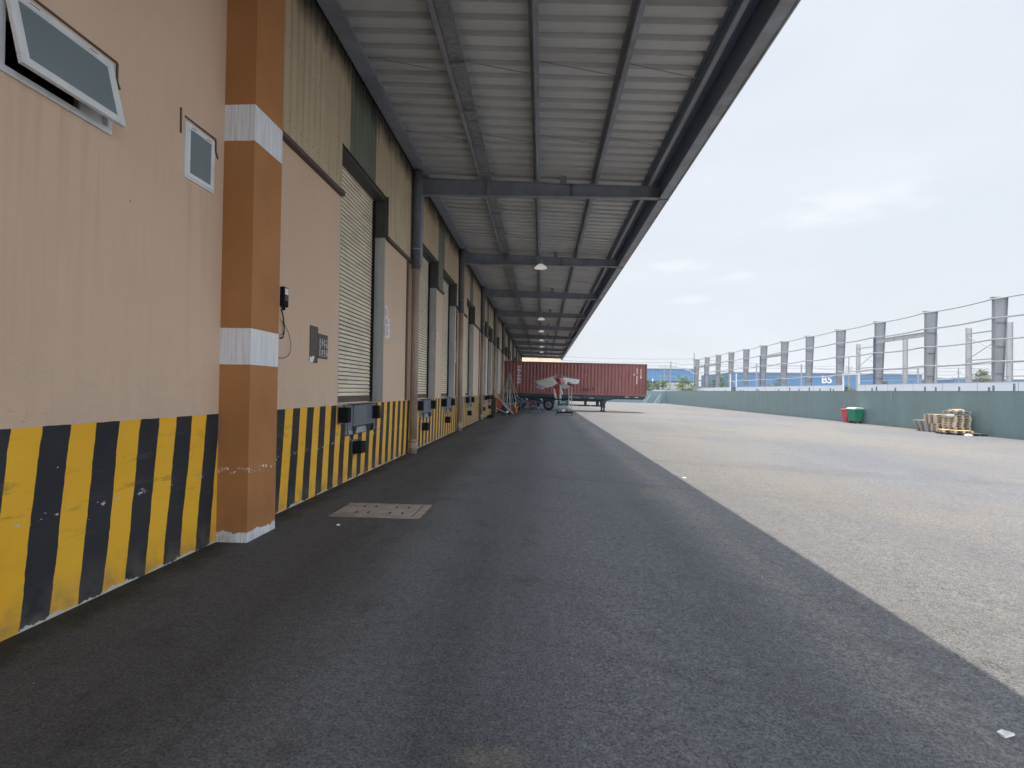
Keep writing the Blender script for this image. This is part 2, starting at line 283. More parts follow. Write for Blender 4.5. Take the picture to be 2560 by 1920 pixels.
M['inkblue'] = plain('ink_blue', (0.14, 0.26, 0.50), 0.8, 0.1, 5)
M['concrete'] = plain('old_concrete', (0.36, 0.31, 0.27), 0.9, 0.18, 6, bump=0.4, dirt=(0.13, 0.10, 0.075), dirt_amt=0.8, dirt_stretch=(1, 1, 1), dirt_scale=2.5)
M['teal'] = plain('green_fence_sheet', (0.175, 0.252, 0.252), 0.45, 0.08, 0.6, (1, 1, 0.4), dirt=(0.24, 0.31, 0.30), dirt_amt=0.5, dirt_stretch=(1, 1.4, 0.35), dirt_scale=1.2)
M['tealpost'] = plain('green_grey_post', (0.13, 0.19, 0.20), 0.5, 0.1, 3)
M['hoard'] = plain('white_wall_panel', (0.78, 0.80, 0.84), 0.5, 0.03, 0.5)
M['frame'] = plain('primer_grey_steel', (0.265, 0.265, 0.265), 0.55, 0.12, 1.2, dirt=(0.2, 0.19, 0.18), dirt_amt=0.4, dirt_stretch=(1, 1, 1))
M['frame_far'] = plain('haze_paled_steel', (0.42, 0.41, 0.40), 0.6, 0.08, 1.2)  # lighter than the near frame: distance haze put into the colour
M['framedark'] = plain('blue_grey_steel', (0.10, 0.12, 0.17), 0.5, 0.1, 2)
M['girt'] = plain('galvanised_girt', (0.46, 0.46, 0.47), 0.45, 0.1, 3)
M['blue'] = plain('blue_sheet', (0.075, 0.205, 0.36), 0.5, 0.07, 0.15, (1, 1, 3), dirt=(0.13, 0.27, 0.42), dirt_amt=0.4, dirt_stretch=(1, 1, 0.4), dirt_scale=0.3)
M['navy'] = plain('dark_wall_base', (0.035, 0.04, 0.065), 0.8, 0.2, 0.5)
M['box'] = plain('red_brown_container', (0.225, 0.076, 0.065), 0.5, 0.10, 0.8, dirt=(0.10, 0.04, 0.035), dirt_amt=0.7, dirt_stretch=(3, 3, 0.5), dirt_scale=1.0)
M['boxdark'] = plain('dark_red_brown', (0.10, 0.045, 0.042), 0.55, 0.2, 2)
M['chassis'] = plain('dark_teal_chassis', (0.010, 0.028, 0.034), 0.5, 0.3, 3, dirt=(0.06, 0.06, 0.055), dirt_amt=0.5, dirt_stretch=(1, 1, 1))
M['chassis_green'] = plain('green_toolbox', (0.010, 0.085, 0.070), 0.45, 0.15, 3)
M['tyre'] = plain('tyre_rubber', (0.016, 0.016, 0.017), 0.85, 0.3, 8, spec=0.2)
M['rim'] = plain('grey_rim', (0.10, 0.10, 0.105), 0.5, 0.25, 6, metal=0.3)
M['red'] = plain('red_marker', (0.50, 0.04, 0.04), 0.5, 0.1, 4)
M['yellow'] = plain('yellow_sticker', (0.75, 0.42, 0.03), 0.5, 0.08, 4)
M['canvas'] = plain('dirty_white_canvas', (0.50, 0.475, 0.46), 0.85, 0.12, 3, dirt=(0.36, 0.34, 0.32), dirt_amt=0.7, dirt_stretch=(1, 1, 1), dirt_scale=2.5)
M['film'] = plain('dusty_film', (0.46, 0.43, 0.385), 0.6, 0.15, 4)
M['canvasred'] = plain('faded_red_canvas', (0.30, 0.035, 0.030), 0.85, 0.25, 3)
M['pinkred'] = plain('pink_canvas', (0.62, 0.22, 0.22), 0.85, 0.15, 4)
M['pole'] = plain('pale_pole', (0.42, 0.40, 0.37), 0.6, 0.15, 5, dirt=(0.25, 0.2, 0.15), dirt_amt=0.5, dirt_stretch=(1, 1, 1), dirt_scale=4)
M['orange'] = plain('orange_plastic', (0.72, 0.17, 0.035), 0.6, 0.12, 4)
M['clothred'] = plain('red_cloth', (0.42, 0.065, 0.045), 0.85, 0.2, 5)
M['chairblue'] = plain('blue_plastic', (0.14, 0.22, 0.40), 0.5, 0.12, 5)
M['chairred'] = plain('maroon_plastic', (0.24, 0.05, 0.05), 0.5, 0.12, 5)
M['timber'] = plain('worn_pallet_wood', (0.58, 0.48, 0.365), 0.85, 0.22, 3, (0.6, 8, 8), dirt=(0.24, 0.20, 0.165), dirt_amt=0.6, dirt_stretch=(1, 1, 1), dirt_scale=3)
M['timber_new'] = plain('fresh_pallet_wood', (0.68, 0.49, 0.26), 0.8, 0.18, 3, (0.6, 8, 8))
M['timber_grey'] = plain('grey_pallet_wood', (0.36, 0.33, 0.31), 0.9, 0.22, 3, (0.6, 8, 8))
M['timber_dark'] = plain('dark_pallet_wood', (0.10, 0.095, 0.09), 0.9, 0.22, 3, (0.6, 8, 8))
M['card'] = plain('cardboard', (0.55, 0.40, 0.25), 0.85, 0.15, 4)
M['binred'] = plain('red_bin_plastic', (0.62, 0.06, 0.10), 0.4, 0.06, 3)
M['bingreen'] = plain('green_bin_plastic', (0.012, 0.215, 0.115), 0.38, 0.10, 2)
M['binlid'] = plain('sun_glare_bin_lid', (0.55, 0.66, 0.61), 0.3, 0.1, 3)  # sun glare on the bin's top put into the lid colour
M['bark'] = plain('bark', (0.12, 0.10, 0.08), 0.9, 0.3, 6)
def leaf_mat(name, a, b):
    n = NT(name); c = n.mix(n.rng(n.noise(1.1, 4, 0.6), 0.35, 0.65), a, b); return n.fin(c, 0.6, 0, 0.3)
M['leaf'] = leaf_mat('fresh_green_leaf', (0.085, 0.165, 0.030), (0.20, 0.27, 0.06))
M['leafdark'] = leaf_mat('olive_leaf', (0.085, 0.115, 0.045), (0.165, 0.185, 0.085))
M['poleconc'] = plain('concrete_pole', (0.33, 0.33, 0.33), 0.85, 0.1, 2)
M['wire'] = plain('cable_black', (0.05, 0.05, 0.055), 0.6, 0.1, 2)
M['shedroof'] = plain('cream_roof_sheet', (0.30, 0.235, 0.155), 0.6, 0.3, 1.0, dirt=(0.42, 0.39, 0.33), dirt_amt=0.8, dirt_stretch=(2, 1, 1), dirt_scale=0.9)
M['olive'] = plain('olive_grey_wall', (0.25, 0.25, 0.20), 0.85, 0.12, 1)
M['tan'] = plain('tan_building', (0.40, 0.30, 0.23), 0.7, 0.1, 0.3)

# ------------------------------------------------------------------ mesh helpers
class MB:
    def __init__(s): s.v = []; s.f = []; s.mi = []; s.cur = 0
    def add(s, vs, fs):
        b = len(s.v); s.v += [tuple(p) for p in vs]; s.f += [tuple(b + i for i in f) for f in fs]; s.mi += [s.cur] * len(fs); return s
    def box(s, x0, x1, y0, y1, z0, z1):
        return s.add([(x0,y0,z0),(x1,y0,z0),(x1,y1,z0),(x0,y1,z0),(x0,y0,z1),(x1,y0,z1),(x1,y1,z1),(x0,y1,z1)],
                     [(0,3,2,1),(4,5,6,7),(0,1,5,4),(1,2,6,5),(2,3,7,6),(3,0,4,7)])
    def hexa(s, p): return s.add(p, [(0,3,2,1),(4,5,6,7),(0,1,5,4),(1,2,6,5),(2,3,7,6),(3,0,4,7)])
    def bar(s, p, q, w, h=None, up=(0, 0, 1)):
        h = h or w; p = Vector(p); q = Vector(q); d = (q - p).normalized(); u = Vector(up)
        if abs(d.dot(u)) > 0.95: u = Vector((0, 1, 0))
        a = d.cross(u).normalized() * w / 2; b = a.cross(d).normalized() * h / 2
        return s.hexa([p-a-b, p+a-b, q+a-b, q-a-b, p-a+b, p+a+b, q+a+b, q-a+b])
    def tube(s, pts, r, n=8, caps=True):
        pts = [Vector(p) for p in pts]; b = len(s.v); rs = r if isinstance(r, (list, tuple)) else [r] * len(pts)
        for i, p in enumerate(pts):
            d = (pts[min(i+1, len(pts)-1)] - pts[max(i-1, 0)]).normalized(); u = Vector((0, 0, 1)) if abs(d.z) < 0.9 else Vector((0, 1, 0))
            a = d.cross(u).normalized(); c = a.cross(d)
            for k in range(n):
                t = 2 * math.pi * k / n; s.v.append(tuple(p + (a * math.cos(t) + c * math.sin(t)) * rs[i]))
        for i in range(len(pts) - 1):
            for k in range(n):
                s.f.append((b+i*n+k, b+i*n+(k+1)%n, b+(i+1)*n+(k+1)%n, b+(i+1)*n+k)); s.mi.append(s.cur)
        if caps:
            s.f.append(tuple(b+k for k in reversed(range(n)))); s.f.append(tuple(b+(len(pts)-1)*n+k for k in range(n))); s.mi += [s.cur, s.cur]
        return s
    def lathe(s, c, axis, prof, n=24):
        c = Vector(c); ax = {'x': Vector((1,0,0)), 'y': Vector((0,1,0)), 'z': Vector((0,0,1))}[axis]
        a = {'x': Vector((0,1,0)), 'y': Vector((0,0,1)), 'z': Vector((1,0,0))}[axis]; e = ax.cross(a); b = len(s.v)
        for r, t in prof:
            for k in range(n):
                q = 2*math.pi*k/n; s.v.append(tuple(c + ax*t + (a*math.cos(q)+e*math.sin(q))*r))
        for i in range(len(prof)-1):
            for k in range(n):
                s.f.append((b+i*n+k, b+i*n+(k+1)%n, b+(i+1)*n+(k+1)%n, b+(i+1)*n+k)); s.mi.append(s.cur)
        return s
    def prism(s, prof, axis, a0, a1):
        n = len(prof)
        def P(u, v, t): return {'x': (t, u, v), 'y': (u, t, v), 'z': (u, v, t)}[axis]
        return s.add([P(u, v, a0) for u, v in prof] + [P(u, v, a1) for u, v in prof],
                     [tuple(reversed(range(n))), tuple(range(n, 2*n))] + [(i, (i+1) % n, n+(i+1) % n, n+i) for i in range(n)])
    def build(s, name, mats, parent=None, smooth=False):
        me = bpy.data.meshes.new(name); me.from_pydata(s.v, [], s.f)
        if not isinstance(mats, (list, tuple)): mats = [mats]
        for m in mats: me.materials.append(M[m] if isinstance(m, str) else m)
        if len(mats) > 1: me.polygons.foreach_set('material_index', s.mi)
        bm = bmesh.new(); bm.from_mesh(me); bmesh.ops.recalc_face_normals(bm, faces=bm.faces); bm.to_mesh(me); bm.free()
        if smooth: me.polygons.foreach_set('use_smooth', [True] * len(me.polygons))
        o = bpy.data.objects.new(name, me); scene.collection.objects.link(o)
        if parent: o.parent = parent
        return o
def tag(o, label=None, cat=None, group=None, kind=None):
    if label: o['label'] = label
    if cat: o['category'] = cat
    if group: o['group'] = group
    if kind: o['kind'] = kind
    return o
def thing(name, label, cat, loc=(0, 0, 0), rz=0, group=None):
    o = bpy.data.objects.new(name, None); o.empty_display_size = 0.2; scene.collection.objects.link(o)
    o.location = loc; o.rotation_euler = (0, 0, rz); return tag(o, label, cat, group)
def bevel(o, wdt=0.01, seg=2):
    m = o.modifiers.new('bevel', 'BEVEL'); m.width = wdt; m.segments = seg; m.limit_method = 'ANGLE'; return o
def copy_tree(o, parent=None):
    c = o.copy(); scene.collection.objects.link(c)
    if parent: c.parent = parent
    for ch in [x for x in bpy.data.objects if x.parent == o]: copy_tree(ch, c)
    return c
def text(name, s, size, mat, parent, M4, bold=0.0, ext=0.003, spacing=1.0, line=1.0):
    cu = bpy.data.curves.new(name, 'FONT'); cu.body = s; cu.size = size; cu.align_x = 'CENTER'; cu.align_y = 'CENTER'
    cu.extrude = ext; cu.offset = bold; cu.space_character = spacing; cu.space_line = line; cu.resolution_u = 3
    t = bpy.data.objects.new('tmp', cu); scene.collection.objects.link(t)
    me = bpy.data.meshes.new_from_object(t); bpy.data.objects.remove(t); bpy.data.curves.remove(cu)
    me.materials.clear(); me.materials.append(M[mat]); me.transform(M4); me.name = name
    o = bpy.data.objects.new(name, me); scene.collection.objects.link(o)
    if parent: o.parent = parent
    return o
FACE_S = Matrix.Rotation(math.pi / 2, 4, 'X')          # text reads when seen looking along +y
def gz(x): return -0.011 * max(0.0, min(x, 26.0))      # the yard falls gently away from the building

# ------------------------------------------------------------------ ground
def ground():
    xs = [-800, -60, -6, -3.6, -3.3, -2, -1, 0, 0.01, 3, 6, 10, 15, 21, 26, 26.01, 40, 80, 200, 800]
    ys = [-800, -60, -15, -5, 0, 2, 4, 8, 12, 20, 30, 40, 60, 90, 130, 200, 400, 800]
    b = MB(); b.v = [(x, y, gz(x)) for y in ys for x in xs]; n = len(xs)
    b.f = [(j*n+i, j*n+i+1, (j+1)*n+i+1, (j+1)*n+i) for j in range(len(ys)-1) for i in range(n-1)]; b.mi = [0]*len(b.f)
    tag(b.build('ground', 'asphalt'), kind='structure')
ground()

# ------------------------------------------------------------------ warehouse
WX = -3.32
WH = thing('warehouse', 'long beige warehouse with loading doors, striped wall foot and overhanging canopy', 'warehouse')
BE = [6.1] + [13.6 + 7.45 * k for k in range(10)]          # canopy beams, the first just outside the frame
Y0, Y1 = -12.0, 84.5
DOORS = [(8.47, 10.95), (13.9, 16.4), (17.35, 19.95), (22.9, 25.45), (28.75, 31.2), (32.1, 34.6), (37.5, 40.1), (43.7, 46.2), (47.1, 49.6), (52.3, 54.9), (58.6, 61.1), (62.0, 64.5), (67.2, 69.8), (74.0, 76.5)]
def roof_z(x): return 7.27 - 0.047 * (x - WX)
wb = MB()
wb.box(WX-0.3, WX, Y0, Y1, -0.4, 1.32)
def holes(y0, y1, z0, z1, hs):
    ys = sorted({y0, y1, *[h[0] for h in hs], *[h[1] for h in hs]})
    for a, b in zip(ys, ys[1:]):
        zs = [z0]
        for h in sorted([h for h in hs if h[0] <= a + 1e-6 and h[1] >= b - 1e-6], key=lambda q: q[2]): zs += [h[2], h[3]]
        zs.append(z1)
        for i in range(0, len(zs), 2): wb.box(WX-0.3, WX, a, b, zs[i], zs[i+1])
holes(Y0, 5.70, 1.32, 7.4, [(3.0, 3.86, 3.50, 4.03), (4.69, 5.12, 3.52, 4.04)])
ys = [5.70] + [v for d in DOORS for v in d] + [Y1]
for i in range(0, len(ys), 2): wb.box(WX-0.3, WX, ys[i], ys[i+1], 1.32, 4.75)
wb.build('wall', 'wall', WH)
MB().box(WX-0.02, -2.995, 5.30, 5.875, -0.2, 7.12).build('pillar', 'pillar', WH)
bk = MB(); bk.box(WX-0.32, WX-0.09, 5.70, Y1, 5.62, 7.5)
for i in range(0, len(ys), 2): bk.box(WX-0.30, WX-0.09, ys[i], ys[i+1], 4.75, 5.62)
bk.build('light_block_backing', 'dark', WH)  # unseen slab added behind the cladding to block light
# corrugated sheets
def corr_y(y0, y1, pitch, rib, slope, phase=0.0):
    pts = []; k = math.floor((y0 - phase) / pitch) - 1
    while True:
        b = phase + k * pitch
        if b > y1 + pitch: break
        pts += [(b, 0), (b + pitch - rib - 2*slope, 0), (b + pitch - rib - slope, 1), (b + pitch - slope, 1)]; k += 1
    pts = [pts[i] for i in range(len(pts))]
    o = []
    for (ya, da), (yb, db) in zip(pts, pts[1:]):
        for y in (y0, y1):
            if ya < y < yb: o.append((y, da + (db-da)*(y-ya)/(yb-ya)))
        if y0 <= yb <= y1: o.append((yb, db))
    o = sorted(set(o)); return o
def sheet(b, y0, y1, z0, z1, x, depth=0.018):
    p = corr_y(y0, y1, 0.183, 0.022, 0.014, 6.52); n = len(p)
    b.add([(x + d*depth, y, z0) for y, d in p] + [(x + d*depth, y, z1) for y, d in p], [(i, i+1, n+i+1, n+i) for i in range(n-1)])
bays = [(5.88, BE[1])] + [(BE[k], BE[k+1]) for k in range(1, len(BE)-1)] + [(BE[-1], Y1)]
TR = [(8.80, 10.18), (16.42, 17.5), (23.75, 24.9), (31.2, 32.3), (38.4, 39.5), (45.9, 47.0), (53.3, 54.4), (60.8, 61.9), (68.2, 69.3), (75.7, 76.8)]
for i, (a, b_) in enumerate(bays):
    ds = [d for d in DOORS if d[0] >= a - 0.01 and d[1] <= b_ + 0.01]; tr = TR[i] if i < len(TR) else None
    cuts = sorted({a, b_, *[v for d in ds for v in d], *(tr or ())})
    for y0, y1 in zip(cuts, cuts[1:]):
        m = (y0 + y1) / 2; z0 = 5.60 if any(d[0] < m < d[1] for d in ds) else 4.79
        q = MB()
        if tr and tr[0] < m < tr[1]: sheet(q, y0, y1, z0, 7.40, WX + 0.006); q.build('translucent_sheet', 'trans', WH)
        else: sheet(q, y0, y1, z0, 7.40, WX + 0.012); q.build('cladding', 'clad', WH)
for i in range(0, len(ys), 2): MB().box(WX, WX + 0.075, ys[i] + (0.178 if i == 0 else 0), ys[i+1], 4.72, 4.785).build('flashing', 'brownbar', WH)
for d in DOORS: MB().box(WX-0.02, WX + 0.05, d[1] - 0.002, d[1] + 0.035, 4.787, 5.62).build('edge_flashing', 'brownbar', WH)
# roller doors
def door(y0, y1):
    cb = MB(); x = WX - 0.265; z = 1.44; rr = random.Random(int(y0*7))
    while z < 5.5:
        j = rr.uniform(-0.002, 0.002)
        pr = [(x-0.035, z), (x-0.035, z+0.011), (x+0.010+j, z+0.012), (x+0.018+j, z+0.024), (x+0.016+j, z+0.038), (x+0.002, z+0.050), (x+0.001, z+0.056), (x+0.008, z+0.066), (x+0.006, z+0.074), (x-0.035, z+0.075)]
        for i, (p, q) in enumerate(zip(pr, pr[1:])):
            cb.cur = 1 if i in (0, 1, 8) else 0
            cb.add([(p[0], y0, p[1]), (p[0], y1, p[1]), (q[0], y1, q[1]), (q[0], y0, q[1])], [(0, 1, 2, 3)])
        z += 0.075
    d = cb.build('roller_door', ['shutter', 'slot'], WH)
    MB().box(x-0.02, x+0.03, y0, y1, 1.34, 1.44).build('bottom_bar', 'brownbar', d)
    for a, b in ((y1-0.10, y1-0.035), (y0+0.035, y0+0.10)): MB().box(x-0.03, x+0.055, a, b, 1.33, 5.5).build('guide_rail', 'blackish', d)
    for a, b in ((y1-0.032, y1+0.001), (y0-0.001, y0+0.032)):
        MB().box(x-0.03, WX-0.003, a, b, 1.321, 4.75).build('jamb', 'jamb', d)
        MB().box(x-0.03, WX-0.004, a, b, 4.752, 5.60).build('upper_jamb', 'darkgreen', d)
    MB().box(x-0.03, WX-0.02, y0+0.033, y1-0.033, 5.52, 5.62).build('head_trim', 'darkgreen', d)
for d in DOORS: door(*d)
# windows
def window(name, y0, y1, z0, z1, opened, par=WH):
    f = MB(); t = 0.045; x0, x1 = WX-0.06, WX+0.018
    f.box(x0, x1, y0, y1, z0, z0+t).box(x0, x1, y0, y1, z1-t, z1).box(x0, x1, y0, y0+t, z0+t, z1-t).box(x0, x1, y1-t, y1, z0+t, z1-t)
    if opened: f.box(x0+0.02, x0+0.04, y1-t-0.20, y1-t, z0+t, z1-t)
    W = bevel(f.build('window', 'upvc', par), 0.004)
    a = math.asin(0.115/0.49) if opened else 0.0; bo = 0.004 if opened else -0.018
    s = MB(); q = 0.06 if opened else 0.042; L = z1 - z0 - 0.03; ya, yb = y0+0.012, y1-(0.045 if opened else 0.02); d0, d1 = 0.0, 0.032
    def bx(u0, u1, l0, l1, e0, e1):          # l runs down from the hinge
        P = []
        for e, l in ((e0, l1), (e1, l1)):
            pass
        def pt(y, l, e): return (WX + 0.014 + bo + e*math.cos(a) + l*math.sin(a), y, z1 - 0.012 - l*math.cos(a) + e*math.sin(a))
        s.hexa([pt(u0,l1,e0), pt(u0,l1,e1), pt(u1,l1,e1), pt(u1,l1,e0), pt(u0,l0,e0), pt(u0,l0,e1), pt(u1,l0,e1), pt(u1,l0,e0)])
    bx(ya, yb, 0, q, d0, d1); bx(ya, yb, L-q, L, d0, d1); bx(ya, ya+q, q, L-q, d0, d1); bx(yb-q, yb, q, L-q, d0, d1)
    S = bevel(s.build('sash', 'upvc', W), 0.005)
    s = MB(); bx(ya+q, yb-q, q, L-q, 0.012, 0.024); s.build('pane', 'glass', W)
    for yy in (ya + 0.22*(yb-ya), yb - 0.22*(yb-ya)):
        s = MB(); bx(yy-0.035, yy+0.035, 0.018, 0.024, d1, d1+0.001); s.build('drain_slot', 'blackish', W)
    return W
w1 = window('w1', 3.0, 3.86, 3.50, 4.03, True)
w2 = window('w2', 4.69, 5.12, 3.52, 4.04, False)
def groove(par, pts):
    b = MB()
    for p, q in zip(pts, pts[1:]): b.bar((WX+0.004, *p), (WX+0.004, *q), 0.016, 0.012, (1, 0, 0))
    b.build('drip_groove', 'brownbar', par)
groove(w1, [(2.6, 4.085), (3.905, 4.085), (3.905, 3.95), (3.935, 3.895)])
groove(w2, [(4.69, 4.08), (5.15, 4.08), (5.152, 3.965), (5.19, 3.90)]); groove(w2, [(4.632, 4.13), (4.635, 3.90)])
rb = MB(); rb.add([(-5.2,2.4,2.9),(-5.2,4.4,2.9),(-5.2,4.4,4.6),(-5.2,2.4,4.6),(WX-0.305,2.4,2.9),(WX-0.305,4.4,2.9),(WX-0.305,4.4,4.6),(WX-0.305,2.4,4.6)], [(0,1,2,3),(0,1,5,4),(3,2,6,7),(0,4,7,3),(1,5,6,2)])
rb.build('room', 'dark', WH)
# columns, pipes, beams
for k, yb in enumerate(BE):
    if k: MB().box(WX+0.04, WX+0.15, yb-0.14, yb+0.14, 4.80, roof_z(WX)-0.2).build('steel_column', 'steel', WH)
    if k:
        yp = yb - 0.55; px = WX + 0.145
        p = MB().tube([(px, yp, -0.05), (px, yp, 4.62)], 0.098, 14).build('downpipe', 'pipe', WH, True)
        MB().tube([(px, yp, 4.58), (px, yp, 6.6), (px, yp, 7.05)], 0.112, 14).build('upper_sleeve', 'pipe_grey', p, True)
        c = MB(); c.tube([(px, yp, 0.30), (px, yp, 0.35)], 0.112, 14).tube([(px, yp, 0.05), (px, yp, 0.30)], 0.104, 14); c.build('coupling', 'pipe', p, True)
        MB().tube([(px, yp, 5.06), (px, yp, 5.085)], 0.122, 14).box(WX, px, yp-0.02, yp+0.02, 5.06, 5.085).build('clamp', 'galv', p)
        MB().box(WX, WX+0.028, yp-0.34, yp-0.22, 1.33, 4.71).build('joint_trim', 'brownbar', WH)
    def bot(x): return 6.63 - 0.13 * (x - WX) / 6.2
    b = MB(); xa, xe = WX + 0.12, 2.90
    tp = lambda x: roof_z(x) - 0.20
    def slab(y0, y1, z0a, z1a, z0b, z1b):
        b.hexa([(xa,y0,z0a),(xe,y0,z0b),(xe,y1,z0b),(xa,y1,z0a),(xa,y0,z1a),(xe,y0,z1b),(xe,y1,z1b),(xa,y1,z1a)])
    slab(yb-0.09, yb+0.09, bot(xa), bot(xa)+0.014, bot(xe), bot(xe)+0.014)
    slab(yb-0.09, yb+0.09, tp(xa)-0.014, tp(xa), tp(xe)-0.014, tp(xe))
    slab(yb-0.006, yb+0.006, bot(xa)+0.014, tp(xa)-0.014, bot(xe)+0.014, tp(xe)-0.014)
    for xs in (-1.47, 0.72): b.box(xs-0.012, xs+0.012, yb-0.085, yb-0.006, bot(xs)+0.014, tp(xs)-0.014)
    b.build('canopy_beam', 'steel', WH)
    MB().box(0.39, 0.55, yb-0.05, yb+0.03, tp(0.47), roof_z(0.47)-0.002).build('cleat', 'steel', WH)
PUR = [-3.06, -1.68, -0.21, 1.25, 2.58]
for i, x in enumerate(PUR):
    zt = roof_z(x); b = MB()
    b.box(x, x+0.012, Y0, Y1, zt-0.198, zt-0.002).box(x+0.012, x+0.085, Y0, Y1, zt-0.198, zt-0.188).box(x-0.07, x, Y0, Y1, zt-0.012, zt-0.002).box(x+0.075, x+0.085, Y0, Y1, zt-0.188, zt-0.168)
    if i == 0: b.box(x-0.19, x, Y0, Y1, zt-0.198, zt-0.186)
    pu = b.build('purlin', ['steel', 'flare_blue_steel'][i == 4], WH)
    if i == 4: MB().box(x+0.012, x+0.087, Y0, Y1, zt-0.202, zt-0.1985).build('purlin_lip', 'steel_light', pu)
# cable tray under the second purlin
zt = roof_z(-1.5) - 0.19
tb = MB(); tb.box(-1.58, -1.36, Y0, Y1, zt, zt+0.006).box(-1.58, -1.572, Y0, Y1, zt+0.006, zt+0.075).box(-1.368, -1.36, Y0, Y1, zt+0.006, zt+0.075)
ct = tb.build('cable_tray', 'galv', WH)
y = 1.2
while y < Y1:
    MB().box(-1.61, -1.33, y-0.022, y+0.022, zt-0.045, zt-0.002).build('tray_bracket', 'steel', ct); y += 1.49
# sag rods
for k, yb in enumerate(BE):
    prev = BE[k-1] if k else yb - 7.4
    if k == 1: prev = 6.2
    for fr in (0.30, 0.64):
        ym = prev + (yb - prev) * fr - (0 if k > 1 else -0.25); b = MB()
        for a, c in zip(PUR, PUR[1:]):
            b.tube([(a+0.01, ym, roof_z(a)-0.10), (c, ym+0.36, roof_z(c)-0.12)], 0.008, 6)
        b.build('sag_rod', 'steel', WH)
# roof sheet with ribs across the canopy
p = corr_y(Y0, Y1, 0.37, 0.10, 0.03, 0.12); n = len(p); b = MB(); xs = [WX-0.3, 3.02]
b.add([(x, y, roof_z(x) + d*0.075) for x in xs for y, d in p], [(i, i+1, n+i+1, n+i) for i in range(n-1)])
b.add([(x, y, roof_z(x) + 0.10) for x in xs for y in (Y0, Y1)], [(0, 1, 3, 2)])
b.build('canopy_roof', 'roof', WH)
MB().box(2.665, 2.883, Y0, Y1, roof_z(2.77)-0.045, roof_z(2.77)-0.035).box(2.885, 2.899, Y0, Y1, 6.492, roof_z(2.9)-0.012).build('inner_fascia_and_added_sheet', 'flare_blue_steel', WH)  # flat closure sheet added beside the gutter's inner face, both in flare blue
g = MB(); g.box(2.90, 3.10, Y0, Y1, 6.49, 6.505).box(3.10, 3.13, Y0, Y1, 6.475, 7.02)
g.box(3.02, 3.10, Y0, Y1, 6.99, 7.02)
g.build('gutter', ['gutter'], WH)
for yb in BE[1:]: MB().box(2.88, 3.133, yb-0.03, yb+0.03, 6.460, 6.476).build('gutter_joint', 'steel', WH)
# ------------------------------------------------------------------ lamps under the canopy
for i, y in enumerate((20.7, 35.8, 43.3, 50.9, 58.5, 66.6)):
    pos = ['third bay, nearest and largest', 'fifth bay, second in the row', 'third in the row, just before the container', 'fourth in the row, above the red container', 'fifth in the row, far down the canopy', 'farthest and smallest of the row'][i]
    t = thing('canopy_lamp', 'round white lamp under the canopy, ' + pos, 'lamp', (-0.12, y, 6.37), 0, 'lamps hanging in a row under the canopy')
    MB().lathe((0,0,0), 'z', [(0.0, 0.03), (0.20, 0.03), (0.245, 0.0), (0.25, 0.012), (0.20, 0.075), (0.09, 0.16), (0.0, 0.165)], 24).build('lamp_shade', 'lamp', t, True)
    MB().lathe((0,0,0), 'z', [(0.0, 0.32), (0.07, 0.32), (0.075, 0.166), (0.0, 0.166)], 14).tube([(0,0,0.32), (0,0,0.56)], 0.012, 6).build('lamp_body', 'steel', t)
# ------------------------------------------------------------------ dock levellers and bumpers
ORD = ['nearest', 'second', 'third', 'fourth', 'fifth', 'sixth']
def bumper(y0, y1, z0, z1, label):
    b = MB(); b.box(WX+0.006, WX+0.175, y0, y1, z0, z1)
    o = bevel(b.build('dock_bumper', 'blackish'), 0.012); q = MB(); q.box(WX, WX+0.006, y0-0.02, y1+0.07, z0-0.03, z1+0.03); q.build('back_plate', 'plate', o)
    tag(o, label, 'dock bumper', 'black rubber dock bumpers')
for i, d in enumerate(DOORS[:6]):
    c = (d[0] + d[1]) / 2; y0, y1 = c - 0.82, c + 0.56; x = WX
    t = thing('dock_leveller', 'grey steel dock leveller on the striped wall under the %s roller door' % ORD[i], 'dock leveller', (0, 0, 0), 0, 'dock levellers under the roller doors')
    b = MB(); b.box(x-0.01, x+0.004, y0-0.03, y1+0.06, 0.78, 1.318); b.build('pit', 'blackish', t)
    b = MB(); b.box(x+0.004, x+0.05, y0+0.22, y1-0.02, 0.93, 1.30).box(x+0.004, x+0.03, y0, y0+0.22, 0.86, 1.30).box(x+0.03, x+0.06, y0+0.22, y1-0.02, 1.275, 1.30); b.build('plate', 'plate', t)
    b = MB(); b.hexa([(x+0.004,y0+0.02,0.80),(x+0.05,y0+0.02,0.80),(x+0.05,y1-0.40,0.80),(x+0.004,y1-0.40,0.80),(x+0.004,y0+0.02,0.90),(x+0.02,y0+0.02,0.90),(x+0.02,y1-0.30,0.91),(x+0.004,y1-0.30,0.91)]); b.build('lip', 'galv', t)
    for yy in (y0+0.22, y1-0.42): MB().prism([(yy, 0.93), (yy+0.14, 0.93), (yy+0.14, 0.90), (yy+0.06, 0.80), (yy, 0.80)], 'x', x+0.052, x+0.062).build('hinge_bracket', 'dark', t)
    MB().box(x, x+0.03, y1+0.062, y1+0.10, 0.80, 1.318).build('frame_angle', 'galv', t); MB().box(x, x+0.03, y0-0.07, y0-0.032, 0.80, 1.318).build('frame_angle', 'galv', t)
    s = 'the %s roller door' % ORD[i]
    bumper(c-1.21, c-1.06, 1.03, 1.28, 'black rubber bumper on the camera side of the leveller plate, under ' + s)
    bumper(c+0.41, c+0.56 if i else c+0.55, 1.02, 1.27, 'black rubber bumper on the far side of the leveller plate, under ' + s)
    bumper(c-0.53, c-0.30, 0.45, 0.66, 'black rubber bumper low on the stripes, beneath the leveller of ' + s)
